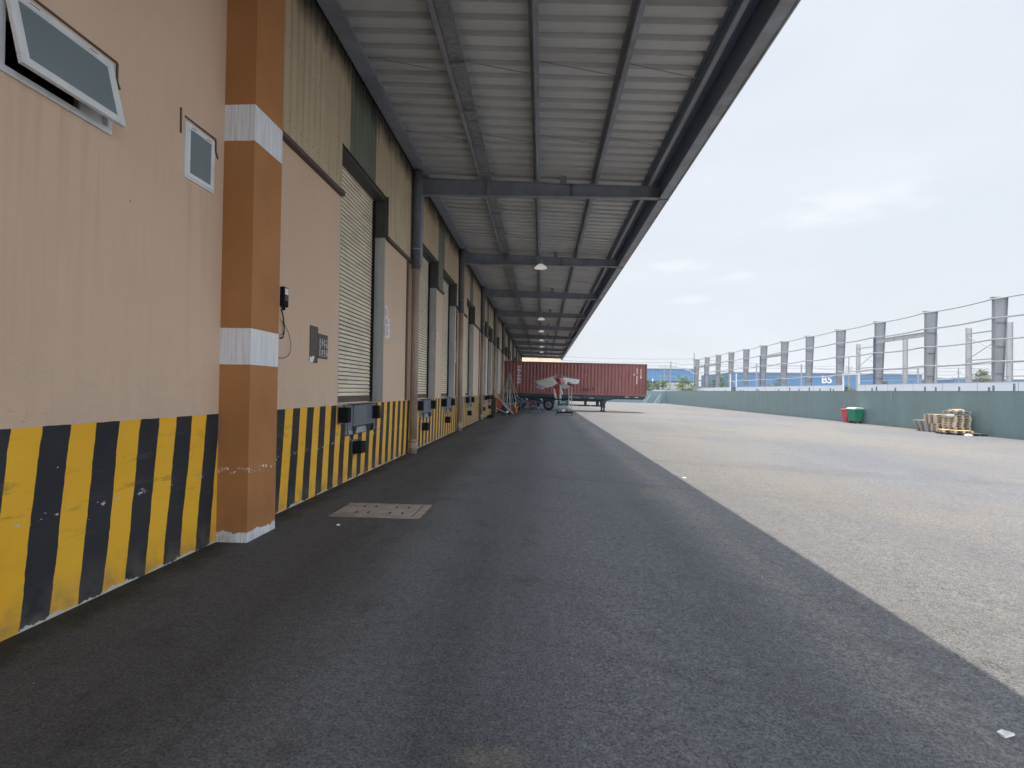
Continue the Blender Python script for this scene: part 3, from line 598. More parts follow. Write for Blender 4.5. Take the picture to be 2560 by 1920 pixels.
# ------------------------------------------------------------------ things on the wall
t = thing('wall_terminal', 'small black terminal with white screen and hanging cable beside the brown pillar', 'wall terminal', (WX, 6.585, 2.62))
bevel(MB().box(0, 0.055, -0.065, 0.065, 0, 0.25).build('housing', 'blackish', t), 0.008)
MB().box(0.055, 0.057, -0.035, 0.05, 0.155, 0.235).build('screen', 'paper', t)
k = MB()
for r in range(4):
    for q in range(3): k.box(0.055, 0.0575, -0.03+q*0.027, -0.012+q*0.027, 0.08+r*0.017, 0.09+r*0.017)
k.build('keypad', 'ink', t)
k = MB(); k.tube([(0.025,-0.03,0), (0.025,-0.028,-0.045)], 0.012, 8).tube([(0.025,0.02,0), (0.025,0.015,-0.04)], 0.010, 8); k.build('cable_gland', 'blackish', t)
def bez(P, n=20):
    o = []
    for i in range(n+1):
        u = i/n; q = [Vector(v) for v in P]
        while len(q) > 1: q = [a.lerp(b_, u) for a, b_ in zip(q, q[1:])]
        o.append(q[0])
    return o
k = MB(); k.tube(bez([(0.03,-0.08,-0.05), (0.03,0.02,-0.12), (0.03,0.05,-0.42), (0.03,-0.03,-0.42), (0.03,-0.10,-0.40)]), 0.008, 8)
k.tube(bez([(0.02,-0.09,-0.17), (0.02,0.10,-0.2), (0.02,0.42,-0.5), (0.02,0.2,-0.70), (0.02,-0.11,-0.645)]), 0.0035, 6).tube(bez([(0.02,-0.03,-0.20), (0.02,0.07,-0.26), (0.02,0.03,-0.36), (0.02,-0.1,-0.37)]), 0.0035, 6)
k.build('cable', 'blackish', t, True)
t = thing('blank_plate', 'tall blank brown plate with a torn white corner on the beige wall', 'wall sign', (WX, 7.405, 1.96))
MB().box(0.002, 0.010, 0, 0.262, 0, 0.53).build('board', 'brownsign', t)
MB().add([(0.0115,-0.015,0.0),(0.0115,0.10,0.005),(0.0115,0.15,0.085),(0.0115,0.10,0.10),(0.0115,0.05,0.075),(0.0115,-0.01,0.09),(0.002,-0.015,0.0),(0.002,0.10,0.005),(0.002,0.15,0.085),(0.002,0.10,0.10),(0.002,0.05,0.075),(0.002,-0.01,0.09)], [(0,1,2,3,4,5),(6,11,10,9,8,7)]).build('torn_corner', 'paper', t)
t = thing('rules_sign', 'brown sign with rows of white pictograms on the beige wall by the first shutter', 'wall sign', (WX, 7.672, 2.035))
MB().box(0.002, 0.012, 0, 0.348, 0, 0.365).build('board', 'brownsign', t)
k = MB(); rr = random.Random(3)
for cidx in range(4):
    cy = 0.045 + cidx*0.082
    k.lathe((0.0125, cy+0.02, 0.285), 'x', [(0.0, 0.001), (0.012, 0.001), (0.012, 0)], 8)
    k.box(0.0122, 0.0135, cy, cy+0.045, 0.262, 0.268)
    for j in range(9): 
        a = cy + rr.uniform(0, 0.03); zz = 0.15 + rr.uniform(0, 0.095); k.box(0.0122, 0.0135, a, a+rr.uniform(0.008, 0.028), zz, zz+rr.uniform(0.006, 0.03))
    for j in range(5): k.box(0.0122, 0.0135, cy, cy+0.045+rr.uniform(-0.015, 0.01), 0.055+j*0.017, 0.063+j*0.017)
k.box(0.0122, 0.0135, 0.03, 0.325, 0.034, 0.038)
k.build('pictograms', 'paper', t)
def notice(label, y0, y1, z0, z1, inks, name='notice'):
    t = thing(name, label, 'notice', (WX, y0, z0)); wd, h = y1-y0, z1-z0
    b = MB(); nn = 6
    for i in range(nn):
        u0, u1 = i/nn, (i+1)/nn; x0, x1 = 0.004+0.012*math.sin(u0*5), 0.004+0.012*math.sin(u1*5)
        x0, x1 = max(0.004, x0), max(0.004, x1)
        b.hexa([(x0,0,h*u0),(x0+0.0015,0,h*u0),(x0+0.0015,wd,h*u0),(x0,wd,h*u0),(x1,0,h*u1),(x1+0.0015,0,h*u1),(x1+0.0015,wd,h*u1),(x1,wd,h*u1)])
    b.build('sheet', 'paper', t)
    rr = random.Random(int(y0*10))
    for mname, lo, hi, step in inks:
        k = MB(); zz = lo
        while zz < hi:
            u = zz; x = max(0.004, 0.004+0.012*math.sin(u*5))+0.0021
            k.box(x-0.0005, x+0.0008, wd*0.12, wd*rr.uniform(0.55, 0.9), h*zz, h*(zz+step*0.45)); zz += step
        k.build('print', mname, t)
notice('small white paper notice with torn top pasted above a larger one beside the first shutter', 10.985, 11.18, 3.12, 3.34, [('ink', 0.15, 0.8, 0.12)])
notice('larger white sheet with faint red and grey lines beside the first shutter', 10.975, 11.32, 2.68, 3.11, [('ink', 0.12, 0.35, 0.07), ('inkred', 0.42, 0.62, 0.07), ('ink', 0.68, 0.9, 0.07)])
notice('small pale paper notice on the wall between the second and third shutters', 16.46, 16.72, 3.16, 3.38, [('ink', 0.2, 0.8, 0.2)])
notice('tall white and blue notice on the wall just past the third shutter', 20.0, 20.42, 2.6, 3.42, [('inkblue', 0.2, 0.85, 0.09)])
notice('narrow pale paper strip on the wall just past the fourth shutter', 25.6, 25.85, 3.1, 3.5, [('ink', 0.2, 0.8, 0.2)])
# ------------------------------------------------------------------ manhole
t = thing('manhole_cover', 'rectangular concrete manhole cover set in the asphalt by the striped wall', 'manhole cover', (-2.06, 6.89, 0))
fb = MB(); fb.box(-0.57, 0.57, -0.39, -0.315, -0.02, 0.006).box(-0.57, 0.57, 0.335, 0.39, -0.02, 0.006).box(-0.57, -0.47, -0.315, 0.335, -0.02, 0.006).box(0.47, 0.57, -0.315, 0.335, -0.02, 0.006)
fb.build('frame', 'concrete', t)
for x0, x1 in ((-0.462, -0.003), (0.003, 0.445)): bevel(MB().box(x0, x1, -0.285, 0.328, -0.02, 0.009).build('lid', 'concrete', t), 0.006)
MB().box(-0.47, 0.47, -0.315, 0.335, -0.03, -0.012).build('gap', 'blackish', t)
k = MB()
for x in (-0.30, -0.14, 0.14, 0.30):
    for y in (-0.16, 0.17): k.box(x-0.012, x+0.012, y-0.045, y+0.045, 0.0092, 0.0102)
k.build('lifting_slot', 'blackish', t)
# ------------------------------------------------------------------ green fence
FX = 20.95
FT = lambda y: 1.87
t = thing('green_fence', 'long green sheet metal hoarding along the right side of the yard', 'fence', (0, 0, 0))
b = MB(); p = corr_y(4.0, 91.5, 1.05, 0.02, 0.012, 0.3); n = len(p)
b.add([(FX - d*0.004, y, -0.28) for y, d in p] + [(FX - d*0.004, y, 1.87) for y, d in p], [(i, i+1, n+i+1, n+i) for i in range(n-1)])
b.add([(FX+0.03, 4, -0.28), (FX+0.03, 91.5, -0.28), (FX+0.03, 91.5, 1.87), (FX+0.03, 4, 1.87)], [(0,1,2,3)])
b.build('sheeting', 'teal', t)
MB().box(FX-0.013, FX+0.05, 4, 91.5, 1.872, 1.90).build('top_rail', 'tealpost', t)
MB().box(9.5, FX, 91.5, 91.54, -0.3, 1.87).build('end_sheeting', 'teal', t)
for y, z in [(86.6,2.0),(82.8,2.12),(81.7,1.96),(80.4,2.2),(79.1,2.22),(77.5,2.14),(75.8,2.09),(70.8,1.97),(66.4,1.99),(62.4,1.98),(57.7,2.02),(56.9,1.98),(53.4,2.14),(53.0,2.03),(48.6,2.05),(46.5,2.18),(44.9,2.06),(43.2,2.18),(41.6,2.09),(40.1,2.1),(39.7,2.05),(35.2,2.1),(34.75,2.18),(32.96,2.1),(30.5,2.14),(29.7,2.11),(28.1,2.12),(26.3,2.08),(26.05,2.16),(24.96,2.23),(22.5,2.15),(19.5,2.1)]:
    MB().box(FX+0.052, FX+0.115, y-0.03, y+0.03, -0.3, z).build('post', 'tealpost', t)
for y in (33.17, 75.0, 53.3): MB().tube([(FX-0.022, y, 1.35), (FX-0.03, y, 2.0)], 0.016, 6).build('strut', 'girt', t)
# leaning bars near the far corner of the fence
for i, (a, zt, bx, y) in enumerate([(18.36,1.25,17.24,91.0),(20.07,1.42,18.73,91.1),(20.4,1.42,18.95,91.2),(20.5,0.75,19.3,91.2),(17.6,0.85,16.9,90.9)]):
    o = MB().tube([(bx, y-0.7, gz(bx)+0.02), (a, y+0.44, zt)], 0.03, 6).build('metal_bar', 'girt')
    tag(o, 'pale metal bar leaning on the far corner of the green fence', 'metal bar', 'metal bars leaning on the far fence')
# ------------------------------------------------------------------ unfinished steel frame
t = thing('steel_frame', 'unfinished grey steel building frame standing behind the green fence', 'building frame')
CX = 30.0; CY = [30.9 + 6.3*k for k in range(13)]
for y in CY:
    b = MB(); zt = 8.25
    b.box(CX, CX+0.02, y-0.13, y+0.13, -0.3, zt)
    b.hexa([(CX+0.02,y-0.008,-0.3),(CX+0.46,y-0.008,-0.3),(CX+0.46,y+0.008,-0.3),(CX+0.02,y+0.008,-0.3),(CX+0.02,y-0.008,zt),(CX+0.84,y-0.008,zt),(CX+0.84,y+0.008,zt),(CX+0.02,y+0.008,zt)])
    b.hexa([(CX+0.46,y-0.13,-0.3),(CX+0.48,y-0.13,-0.3),(CX+0.48,y+0.13,-0.3),(CX+0.46,y+0.13,-0.3),(CX+0.84,y-0.13,zt),(CX+0.86,y-0.13,zt),(CX+0.86,y+0.13,zt),(CX+0.84,y+0.13,zt)])
    b.box(CX-0.14, CX+0.9, y-0.14, y+0.14, zt, zt+0.05)
    for zz in (3.2, 5.0, 6.6): b.box(CX+0.02, CX+0.46+0.38*zz/8.5, y-0.10, y-0.008, zz, zz+0.012)
    b.build('column', 'frame', t)
for z, y0, y1 in ((8.16, 24, CY[-1]), (6.88, 24, CY[-1]), (5.46, 24, CY[-1]), (4.0, 24, CY[4]), (3.62, CY[4]-6, CY[9])):
    pts = []; 
    yk = [24.6] + CY
    for a, c in zip(yk, yk[1:]):
        if c <= y0 or a >= y1: continue
        for q in range(6): pts.append((CX-0.10, a+(c-a)*q/6, z - 0.10*math.sin(math.pi*q/6)))
    pts.append((CX-0.10, min(y1, CY[-1]), z))
    MB().tube(pts, 0.06, 6).build('girt', 'girt', t)
for k, z0, z1 in ((2, 6.30, 6.66), (6, 6.42, 6.70), (10, 6.42, 6.70), (11, 6.42, 6.70)):
    b = MB(); ya, yb = CY[k]+0.14, CY[k+1]-0.14
    b.box(CX-0.01, CX+0.01, ya, yb, z0+0.02, z1-0.02).box(CX-0.08, CX+0.08, ya, yb, z0, z0+0.02).box(CX-0.08, CX+0.08, ya, yb, z1-0.02, z1)
    for q in range(1, 5): b.box(CX-0.07, CX-0.01, ya+(yb-ya)*q/5-0.01, ya+(yb-ya)*q/5+0.01, z0+0.02, z1-0.02)
    b.build('header_beam', 'girt', t)
    MB().box(CX-0.09, CX-0.003, CY[k+1]-0.12, CY[k+1]+0.14, -0.3, z1+0.2).build('door_post', 'framedark', t)
for y0, y1 in ((20, 51.8), (54.6, 83.5), (86.3, 107.0)):
    b = MB(); b.box(CX-0.26, CX-0.16, y0, y1, -0.3, 2.58); o = b.build('wall_panel', 'hoard', t)
    c = MB(); c.box(CX-0.27, CX-0.15, y0, y1, 2.582, 2.63); c.build('panel_cap', 'girt', o)
    y = y0 + 2.4
    while y < y1: MB().box(CX-0.263, CX-0.2605, y-0.015, y+0.015, -0.3, 2.575).build('panel_joint', 'frame', o); y += 3.15
for y in (51.9, 54.5, 86.2, 83.6): MB().box(CX-0.27, CX-0.14, y-0.06, y+0.06, -0.3, 3.75 if y < 60 else 4.7).build('white_post', 'hoard', t)
MB().box(CX-0.25, CX-0.16, 51.96, 54.44, 3.55, 3.70).build('lintel', 'hoard', t)
FC = 57.0
for k in range(7):
    y = 68.7 + 6.27*k; b = MB()
    b.box(FC, FC+0.02, y-0.15, y+0.15, -0.4, 10.9).box(FC+0.02, FC+0.62, y-0.01, y+0.01, -0.4, 10.9).box(FC+0.62, FC+0.64, y-0.15, y+0.15, -0.4, 10.9)
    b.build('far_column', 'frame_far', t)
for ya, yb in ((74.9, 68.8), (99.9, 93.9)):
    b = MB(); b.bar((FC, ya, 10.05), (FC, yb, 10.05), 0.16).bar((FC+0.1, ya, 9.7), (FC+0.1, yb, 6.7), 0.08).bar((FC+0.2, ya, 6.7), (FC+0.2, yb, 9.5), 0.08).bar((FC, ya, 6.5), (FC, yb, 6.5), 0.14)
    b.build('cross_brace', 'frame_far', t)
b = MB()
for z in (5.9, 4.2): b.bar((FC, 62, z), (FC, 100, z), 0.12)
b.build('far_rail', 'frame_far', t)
# ------------------------------------------------------------------ far buildings
def shed(label, x0, x1, y, zt, zb, dep=30, zg=-0.3):
    t = thing('blue_warehouse', label, 'warehouse', (0, 0, 0), 0, 'blue warehouses beyond the yard')
    b = MB(); n = int((x1-x0)/0.5); v = []
    for i in range(n*2+1): v.append((x0+(x1-x0)*i/(n*2), y - (0.05 if i % 2 else 0)))
    m = len(v); b.add([(a, c, zb) for a, c in v]+[(a, c, zt) for a, c in v], [(i, i+1, m+i+1, m+i) for i in range(m-1)])
    b.box(x0, x1, y+0.02, y+dep, zb, zt-0.05)
    b.build('wall', 'blue', t)
    MB().box(x0+0.1, x1-0.1, y+0.05, y+dep-0.1, zg, zb-0.001).build('base_wall', 'navy', t)
    MB().hexa([(x0-0.3,y-0.4,zt),(x1+0.3,y-0.4,zt),(x1+0.3,y+dep/2,zt+0.7),(x0-0.3,y+dep/2,zt+0.7),(x0-0.3,y-0.4,zt+0.25),(x1+0.3,y-0.4,zt+0.25),(x1+0.3,y+dep/2,zt+0.95),(x0-0.3,y+dep/2,zt+0.95)]).build('roof', 'steel_light', t)
    return t
a = shed('blue sheet metal warehouse with dark base just right of the red container', 24, 49.0, 170, 9.0, 5.2)
MB().box(36.8, 49, 169.3, 169.9, -0.3, 4.8).build('grey_panel', 'frame_far', a)
a = shed('long blue warehouse with big white letters behind the steel frame', 58.6, 116.4, 170, 8.2, 3.6)
text('lettering', 'B5', 3.1, 'white', a, Matrix.Translation((87.95, 169.85, 6.22)) @ FACE_S, 0.08, 0.04)
MB().box(58.7, 116.3, 169.7, 169.9, 7.1, 7.2).build('gutter_line', 'steel_light', a)
shed('low blue shed end beyond the far right steel columns', 127.0, 150.0, 172, 7.1, 3.5, 20)
t = thing('distant_building', 'low tan and white building seen between the two blue warehouses', 'building')
MB().box(46, 62, 215, 235, -0.3, 6.3).build('wall', 'tan', t); MB().box(45.5, 63, 214.5, 236, 6.3, 6.9).build('roof', 'shedroof', t)
b = MB()
for x in range(47, 61, 2): b.box(x, x+1.2, 214.9, 215.2, 3.8, 5.2)
b.build('window', 'hoard', t)
t = thing('cream_shed', 'cream roofed shed glimpsed past the far end of the canopy', 'shed')
b = MB(); b.hexa([(-6,89,4.6),(3.3,89,4.6),(3.55,101,7.9),(-6,101,7.9),(-6,89,4.7),(3.3,89,4.7),(3.55,101,8.0),(-6,101,8.0)]); b.build('roof', 'shedroof', t)
MB().box(-5.8, 3.2, 89.4, 99, -0.1, 4.58).build('wall', 'tan', t)
o = MB().box(9.0, 21.0, 99.0, 99.3, -0.3, 0.75).build('low_wall', 'olive'); tag(o, 'low olive grey wall seen under the red container', 'wall')
t = thing('cabin', 'white site cabin behind the far corner of the green fence', 'cabin')
b = MB(); b.box(20.2, 24.0, 97, 99.5, -0.3, 2.02); b.build('body', 'hoard', t)
b = MB(); b.box(20.1, 24.1, 96.96, 97.0, 1.62, 1.70).box(20.1, 24.1, 96.96, 97.0, 2.0, 2.1).box(22.0, 22.06, 96.96, 97.0, -0.3, 2.0); b.build('trim', 'frame_far', t)
# ------------------------------------------------------------------ trees
def tree(label, x, y, h, wd, mat, layers, seed, name='tree', z0=-0.3, base=0.25):
    rr = random.Random(seed); t = thing(name, label, 'tree', (x, y, z0))
    b = MB(); b.tube([(0,0,0), (0.08,0.05,h*0.35), (0.0,0.1,h*0.75), (0.1,0,h*0.95)], [0.14, 0.11, 0.07, 0.02], 7)
    cl = []
    for l in range(layers):
        u = l/max(1, layers-1); zz = h*(base + (0.97-base)*u); r = wd/2*(1-0.75*u**1.4)
        for q in range(max(3, int(7*(1-u*0.6)))):
            an = rr.uniform(0, 6.28); rad = r*rr.uniform(0.35, 1.0); c = Vector((math.cos(an)*rad, math.sin(an)*rad, zz+rr.uniform(-0.15, 0.2)))
            b.tube([(0.02, 0.03, zz-0.25*h*0.2), c*0.6+Vector((0,0,zz*0.4-0.05)), c], [0.04, 0.025, 0.01], 5); cl.append((c, rr.uniform(0.45, 0.85)*wd/5.0))
    b.build('trunk', 'bark', t)
    g = MB()
    for c, r in cl:
        for _ in range(95):
            v = Vector((rr.gauss(0, 1), rr.gauss(0, 1), rr.gauss(0, 0.42)))*r*0.75; p = c+v; s = rr.uniform(0.09, 0.2)
            nrm = Vector((rr.gauss(0, 0.5), rr.gauss(0, 0.5), 1)).normalized(); a = nrm.cross(Vector((rr.random(), rr.random(), 0.1))).normalized(); e = nrm.cross(a)
            g.add([p-a*s, p+e*s*0.55, p+a*s, p-e*s*0.55], [(0,1,2,3)])
    g.build('crown', mat, t)
tree('bright green bushy tree beside the red container, partly hidden by it', 20.2, 104, 4.1, 3.2, 'leaf', 5, 1)
tree('spreading yellow green tree behind the white site cabin', 23.6, 106, 3.9, 4.6, 'leaf', 5, 2)
tree('dense layered green tree between the cabin and the steel frame', 27.0, 104, 4.7, 5.4, 'leaf', 6, 3)
tree('round green tree seen between the farthest steel columns', 34.2, 105, 5.3, 5.0, 'leaf', 6, 4)
tree('small green tree at the foot of the farthest steel columns', 31.2, 108, 3.1, 3.0, 'leaf', 4, 5)
tree('olive bush in front of the blue wall, left of the big letters', 52.0, 120, 4.8, 6.0, 'leafdark', 5, 6)
tree('olive bush showing through the gap in the white panels', 58.6, 106, 3.3, 5.5, 'leafdark', 4, 7)
tree('pale bush against the blue wall right of the wide steel opening', 71.0, 115, 4.9, 4.0, 'leafdark', 5, 8)
tree('sparse dark tree rising beyond the far right steel columns', 86.5, 110, 7.2, 5.0, 'leafdark', 7, 9, base=0.5)
# ------------------------------------------------------------------ poles, wires
def util(label, x, y, h, arms, lamp=False, lean=0.0, r=0.15, group='utility poles beyond the yard'):
    t = thing('utility_pole', label, 'utility pole', (x, y, -0.3), 0, group)
    MB().tube([(0,0,0), (lean,0,h+0.3)], [r, r*0.6], 8).build('shaft', 'poleconc', t)
    for z, wd in arms:
        b = MB(); b.bar((lean*z/h-wd/2,-0.1,z), (lean*z/h+wd/2,-0.1,z), 0.1)
        for q in (-0.45, 0, 0.45): b.tube([(q*wd,-0.1,z+0.05), (q*wd,-0.1,z+0.3)], 0.05, 6)
        b.build('crossarm', 'poleconc', t)
    if lamp:
        b = MB(); b.tube([(0,0,5.6), (-0.6,0,6.3), (-1.0,0,6.55)], 0.05, 6).box(-1.7, -0.95, -0.12, 0.12, 6.5, 6.62); b.build('lamp_arm', 'hoard', t)
util('tall slim pole with white lamp arm at the far end of the steel frame', 30.8, 110, 9.8, [(8.5, 0.5)], True)
b1 = thing('transformer_pole', 'leaning pole with crossarms and insulators in front of the blue warehouse', 'utility pole', (26.5, 112, -0.3), 0, 'utility poles beyond the yard')
MB().tube([(-0.15,0,0), (0.15,0,8.4)], [0.16, 0.11], 8).build('shaft', 'poleconc', b1); MB().tube([(-1.3,0,0), (-1.25,0,7.0)], [0.14, 0.11], 8).build('second_shaft', 'poleconc', b1)
b = MB()
for z in (7.2, 6.3, 5.2, 4.6, 3.5):
    b.bar((-2.2,-0.1,z), (1.3,-0.1,z), 0.09)
    for q in (-2.0, -1.0, 0.2, 1.1): b.tube([(q,-0.1,z+0.05), (q,-0.1,z+0.38)], 0.06, 6)
b.build('crossarm', 'poleconc', b1)
util('pole with a short crossarm seen over the gap in the white panels', 61.2, 110, 9.2, [(7.4, 1.2), (6.9, 0.9)])
util('short plain pole right of the big white letters, left of the wide opening column', 74.5, 110, 7.2, [], r=0.22)
util('pole with crossarms beside the sparse dark tree on the right', 82.2, 110, 7.4, [(5.6, 2.6), (6.6, 0.6)])
util('short plain pole left of the big white letters', 52.0, 110, 7.7, [], r=0.22)
util('short plain pole between the middle steel columns', 43.2, 110, 7.8, [], r=0.2)
t = thing('street_lamp', 'thin pale lamp post with a pointed white head right of the red container', 'street lamp', (21.3, 104, -0.3))
MB().tube([(0,0,0), (0,0,4.1)], 0.06, 8).build('post', 'poleconc', t); MB().lathe((0,0,4.1), 'z', [(0.0, 0), (0.15, 0.0), (0.13, 0.15), (0.0, 0.6)], 10).build('head', 'hoard', t)
def wire(label, pts, sag, r=0.022):
    b = MB()
    for p, q in zip(pts, pts[1:]):
        p, q = Vector(p), Vector(q); b.tube([p.lerp(q, i/10)-Vector((0, 0, sag*4*(i/10)*(1-i/10))) for i in range(11)], r, 5)
    tag(b.build('power_line', 'wire'), label, 'power line', 'overhead wires')
wire('highest overhead wire crossing above the red container', [(-6, 112, 9.4), (30.8, 110, 8.55), (61.2, 110, 7.4)], 0.45)
wire('second overhead wire just above the red container roof', [(4, 112, 8.1), (26.6, 112, 7.9), (30.8, 110, 7.5), (52, 110, 6.9), (82, 110, 6.6)], 0.3)
wire('lowest overhead wire ending at the leaning pole', [(8, 112, 7.3), (26.6, 112, 7.2), (30.8, 110, 6.5)], 0.2)
wire('overhead wire running behind the middle steel columns', [(30.8, 110, 7.9), (52, 110, 7.3), (61.2, 110, 7.0), (82, 110, 7.3), (125, 110, 7.4)], 0.3)
wire('overhead wire running low behind the right steel columns', [(52, 110, 6.0), (74.5, 110, 6.3), (82, 110, 6.0), (125, 110, 6.0)], 0.25)

# ------------------------------------------------------------------ red container on its trailer
TILT = math.radians(0.72)
CON = thing('shipping_container', 'red brown corrugated shipping container on the trailer backed up to the warehouse', 'container', (2.5, 43.5, 1.345))
CON.rotation_euler = (0, TILT, 0)
L0, L1, HC, DP = -5.84, 5.92, 2.59, 2.44
def side(y, sgn):
    b = MB(); pr = []; x = L0+0.12; ptc = 0.277
    while x < L1-0.12:
        pr += [(x, 0), (x+0.072, 0), (x+0.140, 1), (x+0.208, 1)]; x += ptc
    pr = [q for q in pr if q[0] < L1-0.1] + [(L1-0.1, 0)]; n = len(pr)
    b.add([(a, y+sgn*0.038*d, 0.15) for a, d in pr]+[(a, y+sgn*0.038*d, HC-0.06) for a, d in pr], [(i, i+1, n+i+1, n+i) for i in range(n-1)])
    b.build('side_panel', 'box', CON)
side(0.03, 1); side(DP-0.03, -1)
MB().box(L0+0.05, L1-0.05, 0.05, DP-0.05, HC-0.05, HC-0.02).build('roof', 'box', CON)
MB().box(L0+0.05, L1-0.05, 0.05, DP-0.05, 0.05, 0.12).build('floor', 'boxdark', CON)
for y0, y1 in ((0, 0.07), (DP-0.07, DP)):
    MB().box(L0+0.1, L1-0.1, y0, y1, 0.0, 0.15).build('bottom_rail', 'box', CON); MB().box(L0+0.1, L1-0.1, y0, y1, HC-0.06, HC).build('top_rail', 'boxdark', CON)
for x0, x1 in ((L0, L0+0.11), (L1-0.11, L1)):
    for y0, y1 in ((0, 0.12), (DP-0.12, DP)):
        MB().box(x0, x1, y0, y1, 0.12, HC-0.12).build('corner_post', 'boxdark', CON)
        for z0 in (-0.01, HC-0.119): bevel(MB().box(x0-0.006, x1+0.006, y0-0.006, y1+0.006, z0, z0+0.125).build('corner_casting', 'boxdark', CON), 0.01)
MB().box(L1-0.05, L1-0.03, 0.12, DP-0.12, 0.1, HC-0.06).build('end_wall', 'box', CON); MB().box(L0+0.03, L0+0.05, 0.12, DP-0.12, 0.1, HC-0.06).build('end_wall', 'box', CON)
FRONT = 0.018
def slab_letter(ch, cx, cz, s):
    k = MB(); y0, y1 = FRONT, FRONT+0.006; th = 0.05; h = s; wd = s*1.6
    B = lambda a, b, c, d: k.box(cx+a, cx+b, y0, y1, cz+c, cz+d)
    if ch == 'T': B(-wd/2, wd/2, h/2-th, h/2); B(-wd/2, -wd/2+0.04, h/2-0.13, h/2-th); B(wd/2-0.04, wd/2, h/2-0.13, h/2-th); B(-th/2, th/2, -h/2+0.04, h/2-th); B(-0.09, 0.09, -h/2, -h/2+0.04)
    if ch == 'I': B(-0.09, 0.09, h/2-0.04, h/2); B(-th/2, th/2, -h/2+0.04, h/2-0.04); B(-0.09, 0.09, -h/2, -h/2+0.04)
    if ch == 'R':
        B(-wd/2, -wd/2+0.15, -h/2, -h/2+0.04); B(-wd/2+0.05, -wd/2+0.05+th, -h/2+0.04, h/2-0.045); B(-wd/2, wd/2-0.07, h/2-0.045, h/2); B(wd/2-0.07, wd/2-0.02, 0.02, h/2-0.03); B(-wd/2+0.105, wd/2-0.05, -0.03, 0.02)
        k.bar((cx, (y0+y1)/2, cz-0.03), (cx+wd/2-0.04, (y0+y1)/2, cz-h/2+0.03), th, 0.006, (0, 1, 0)); B(wd/2-0.08, wd/2+0.03, -h/2, -h/2+0.04)
    if ch == 'O':
        n = 20
        for i in range(n):
            a, c = 2*math.pi*i/n, 2*math.pi*(i+1)/n; P = lambda r1, r2, t, y: (cx+math.cos(t)*r1, y, cz+math.sin(t)*r2)
            k.hexa([P(wd/2-.06,h/2-.06,a,y0),P(wd/2,h/2,a,y0),P(wd/2,h/2,a,y1),P(wd/2-.06,h/2-.06,a,y1),P(wd/2-.06,h/2-.06,c,y0),P(wd/2,h/2,c,y0),P(wd/2,h/2,c,y1),P(wd/2-.06,h/2-.06,c,y1)])
    if ch == 'N':
        B(-wd/2+0.04, -wd/2+0.09, -h/2+0.04, h/2); B(wd/2-0.09, wd/2-0.04, -h/2, h/2-0.04); B(-wd/2, -wd/2+0.13, -h/2, -h/2+0.04); B(wd/2-0.13, wd/2, h/2-0.04, h/2)
        k.bar((cx-wd/2+0.06, (y0+y1)/2, cz+h/2-0.02), (cx+wd/2-0.06, (y0+y1)/2, cz-h/2+0.02), 0.05, 0.006, (0, 1, 0))
    return k
k = MB()
for i, ch in enumerate('TRITON'):
    q = slab_letter(ch, L0+1.42, HC-0.46-i*0.252, 0.195); k.add(q.v, q.f)
k.build('lettering', 'paper', CON)
k = MB(); rr = random.Random(5)
for i in range(11):
    if i != 4: 
        zz = HC-0.36-i*0.118; k.box(L1-0.82+rr.uniform(-.005,.005), L1-0.755, FRONT, FRONT+0.004, zz-0.08, zz)
for i in range(5): zz = HC-0.38-i*0.09; k.box(L1-0.50, L1-0.45, FRONT, FRONT+0.004, zz-0.06, zz)
k.box(L1-0.52, L1-0.42, FRONT, FRONT+0.004, HC-1.14, HC-1.02); k.box(1.02, 1.09, FRONT, FRONT+0.004, 1.52, 1.56)
k.build('stencil_marks', 'paper', CON)
k = MB(); k.prism([(L1-1.10, HC-0.93), (L1-0.92, HC-0.93), (L1-1.01, HC-0.74)], 'y', FRONT, FRONT+0.004).box(L1-0.53, L1-0.42, FRONT, FRONT+0.004, HC-0.99, HC-0.86); k.build('warning_sticker', 'yellow', CON)
k = MB()
for i in range(14): 
    a = rr.uniform(0.7, 1.6); k.box(a, a+rr.uniform(0.03, 0.12), FRONT+0.001, FRONT+0.003, 0.28+rr.uniform(0, .25), 0.33+rr.uniform(0, .3))
k.build('rub_mark', 'boxdark', CON)

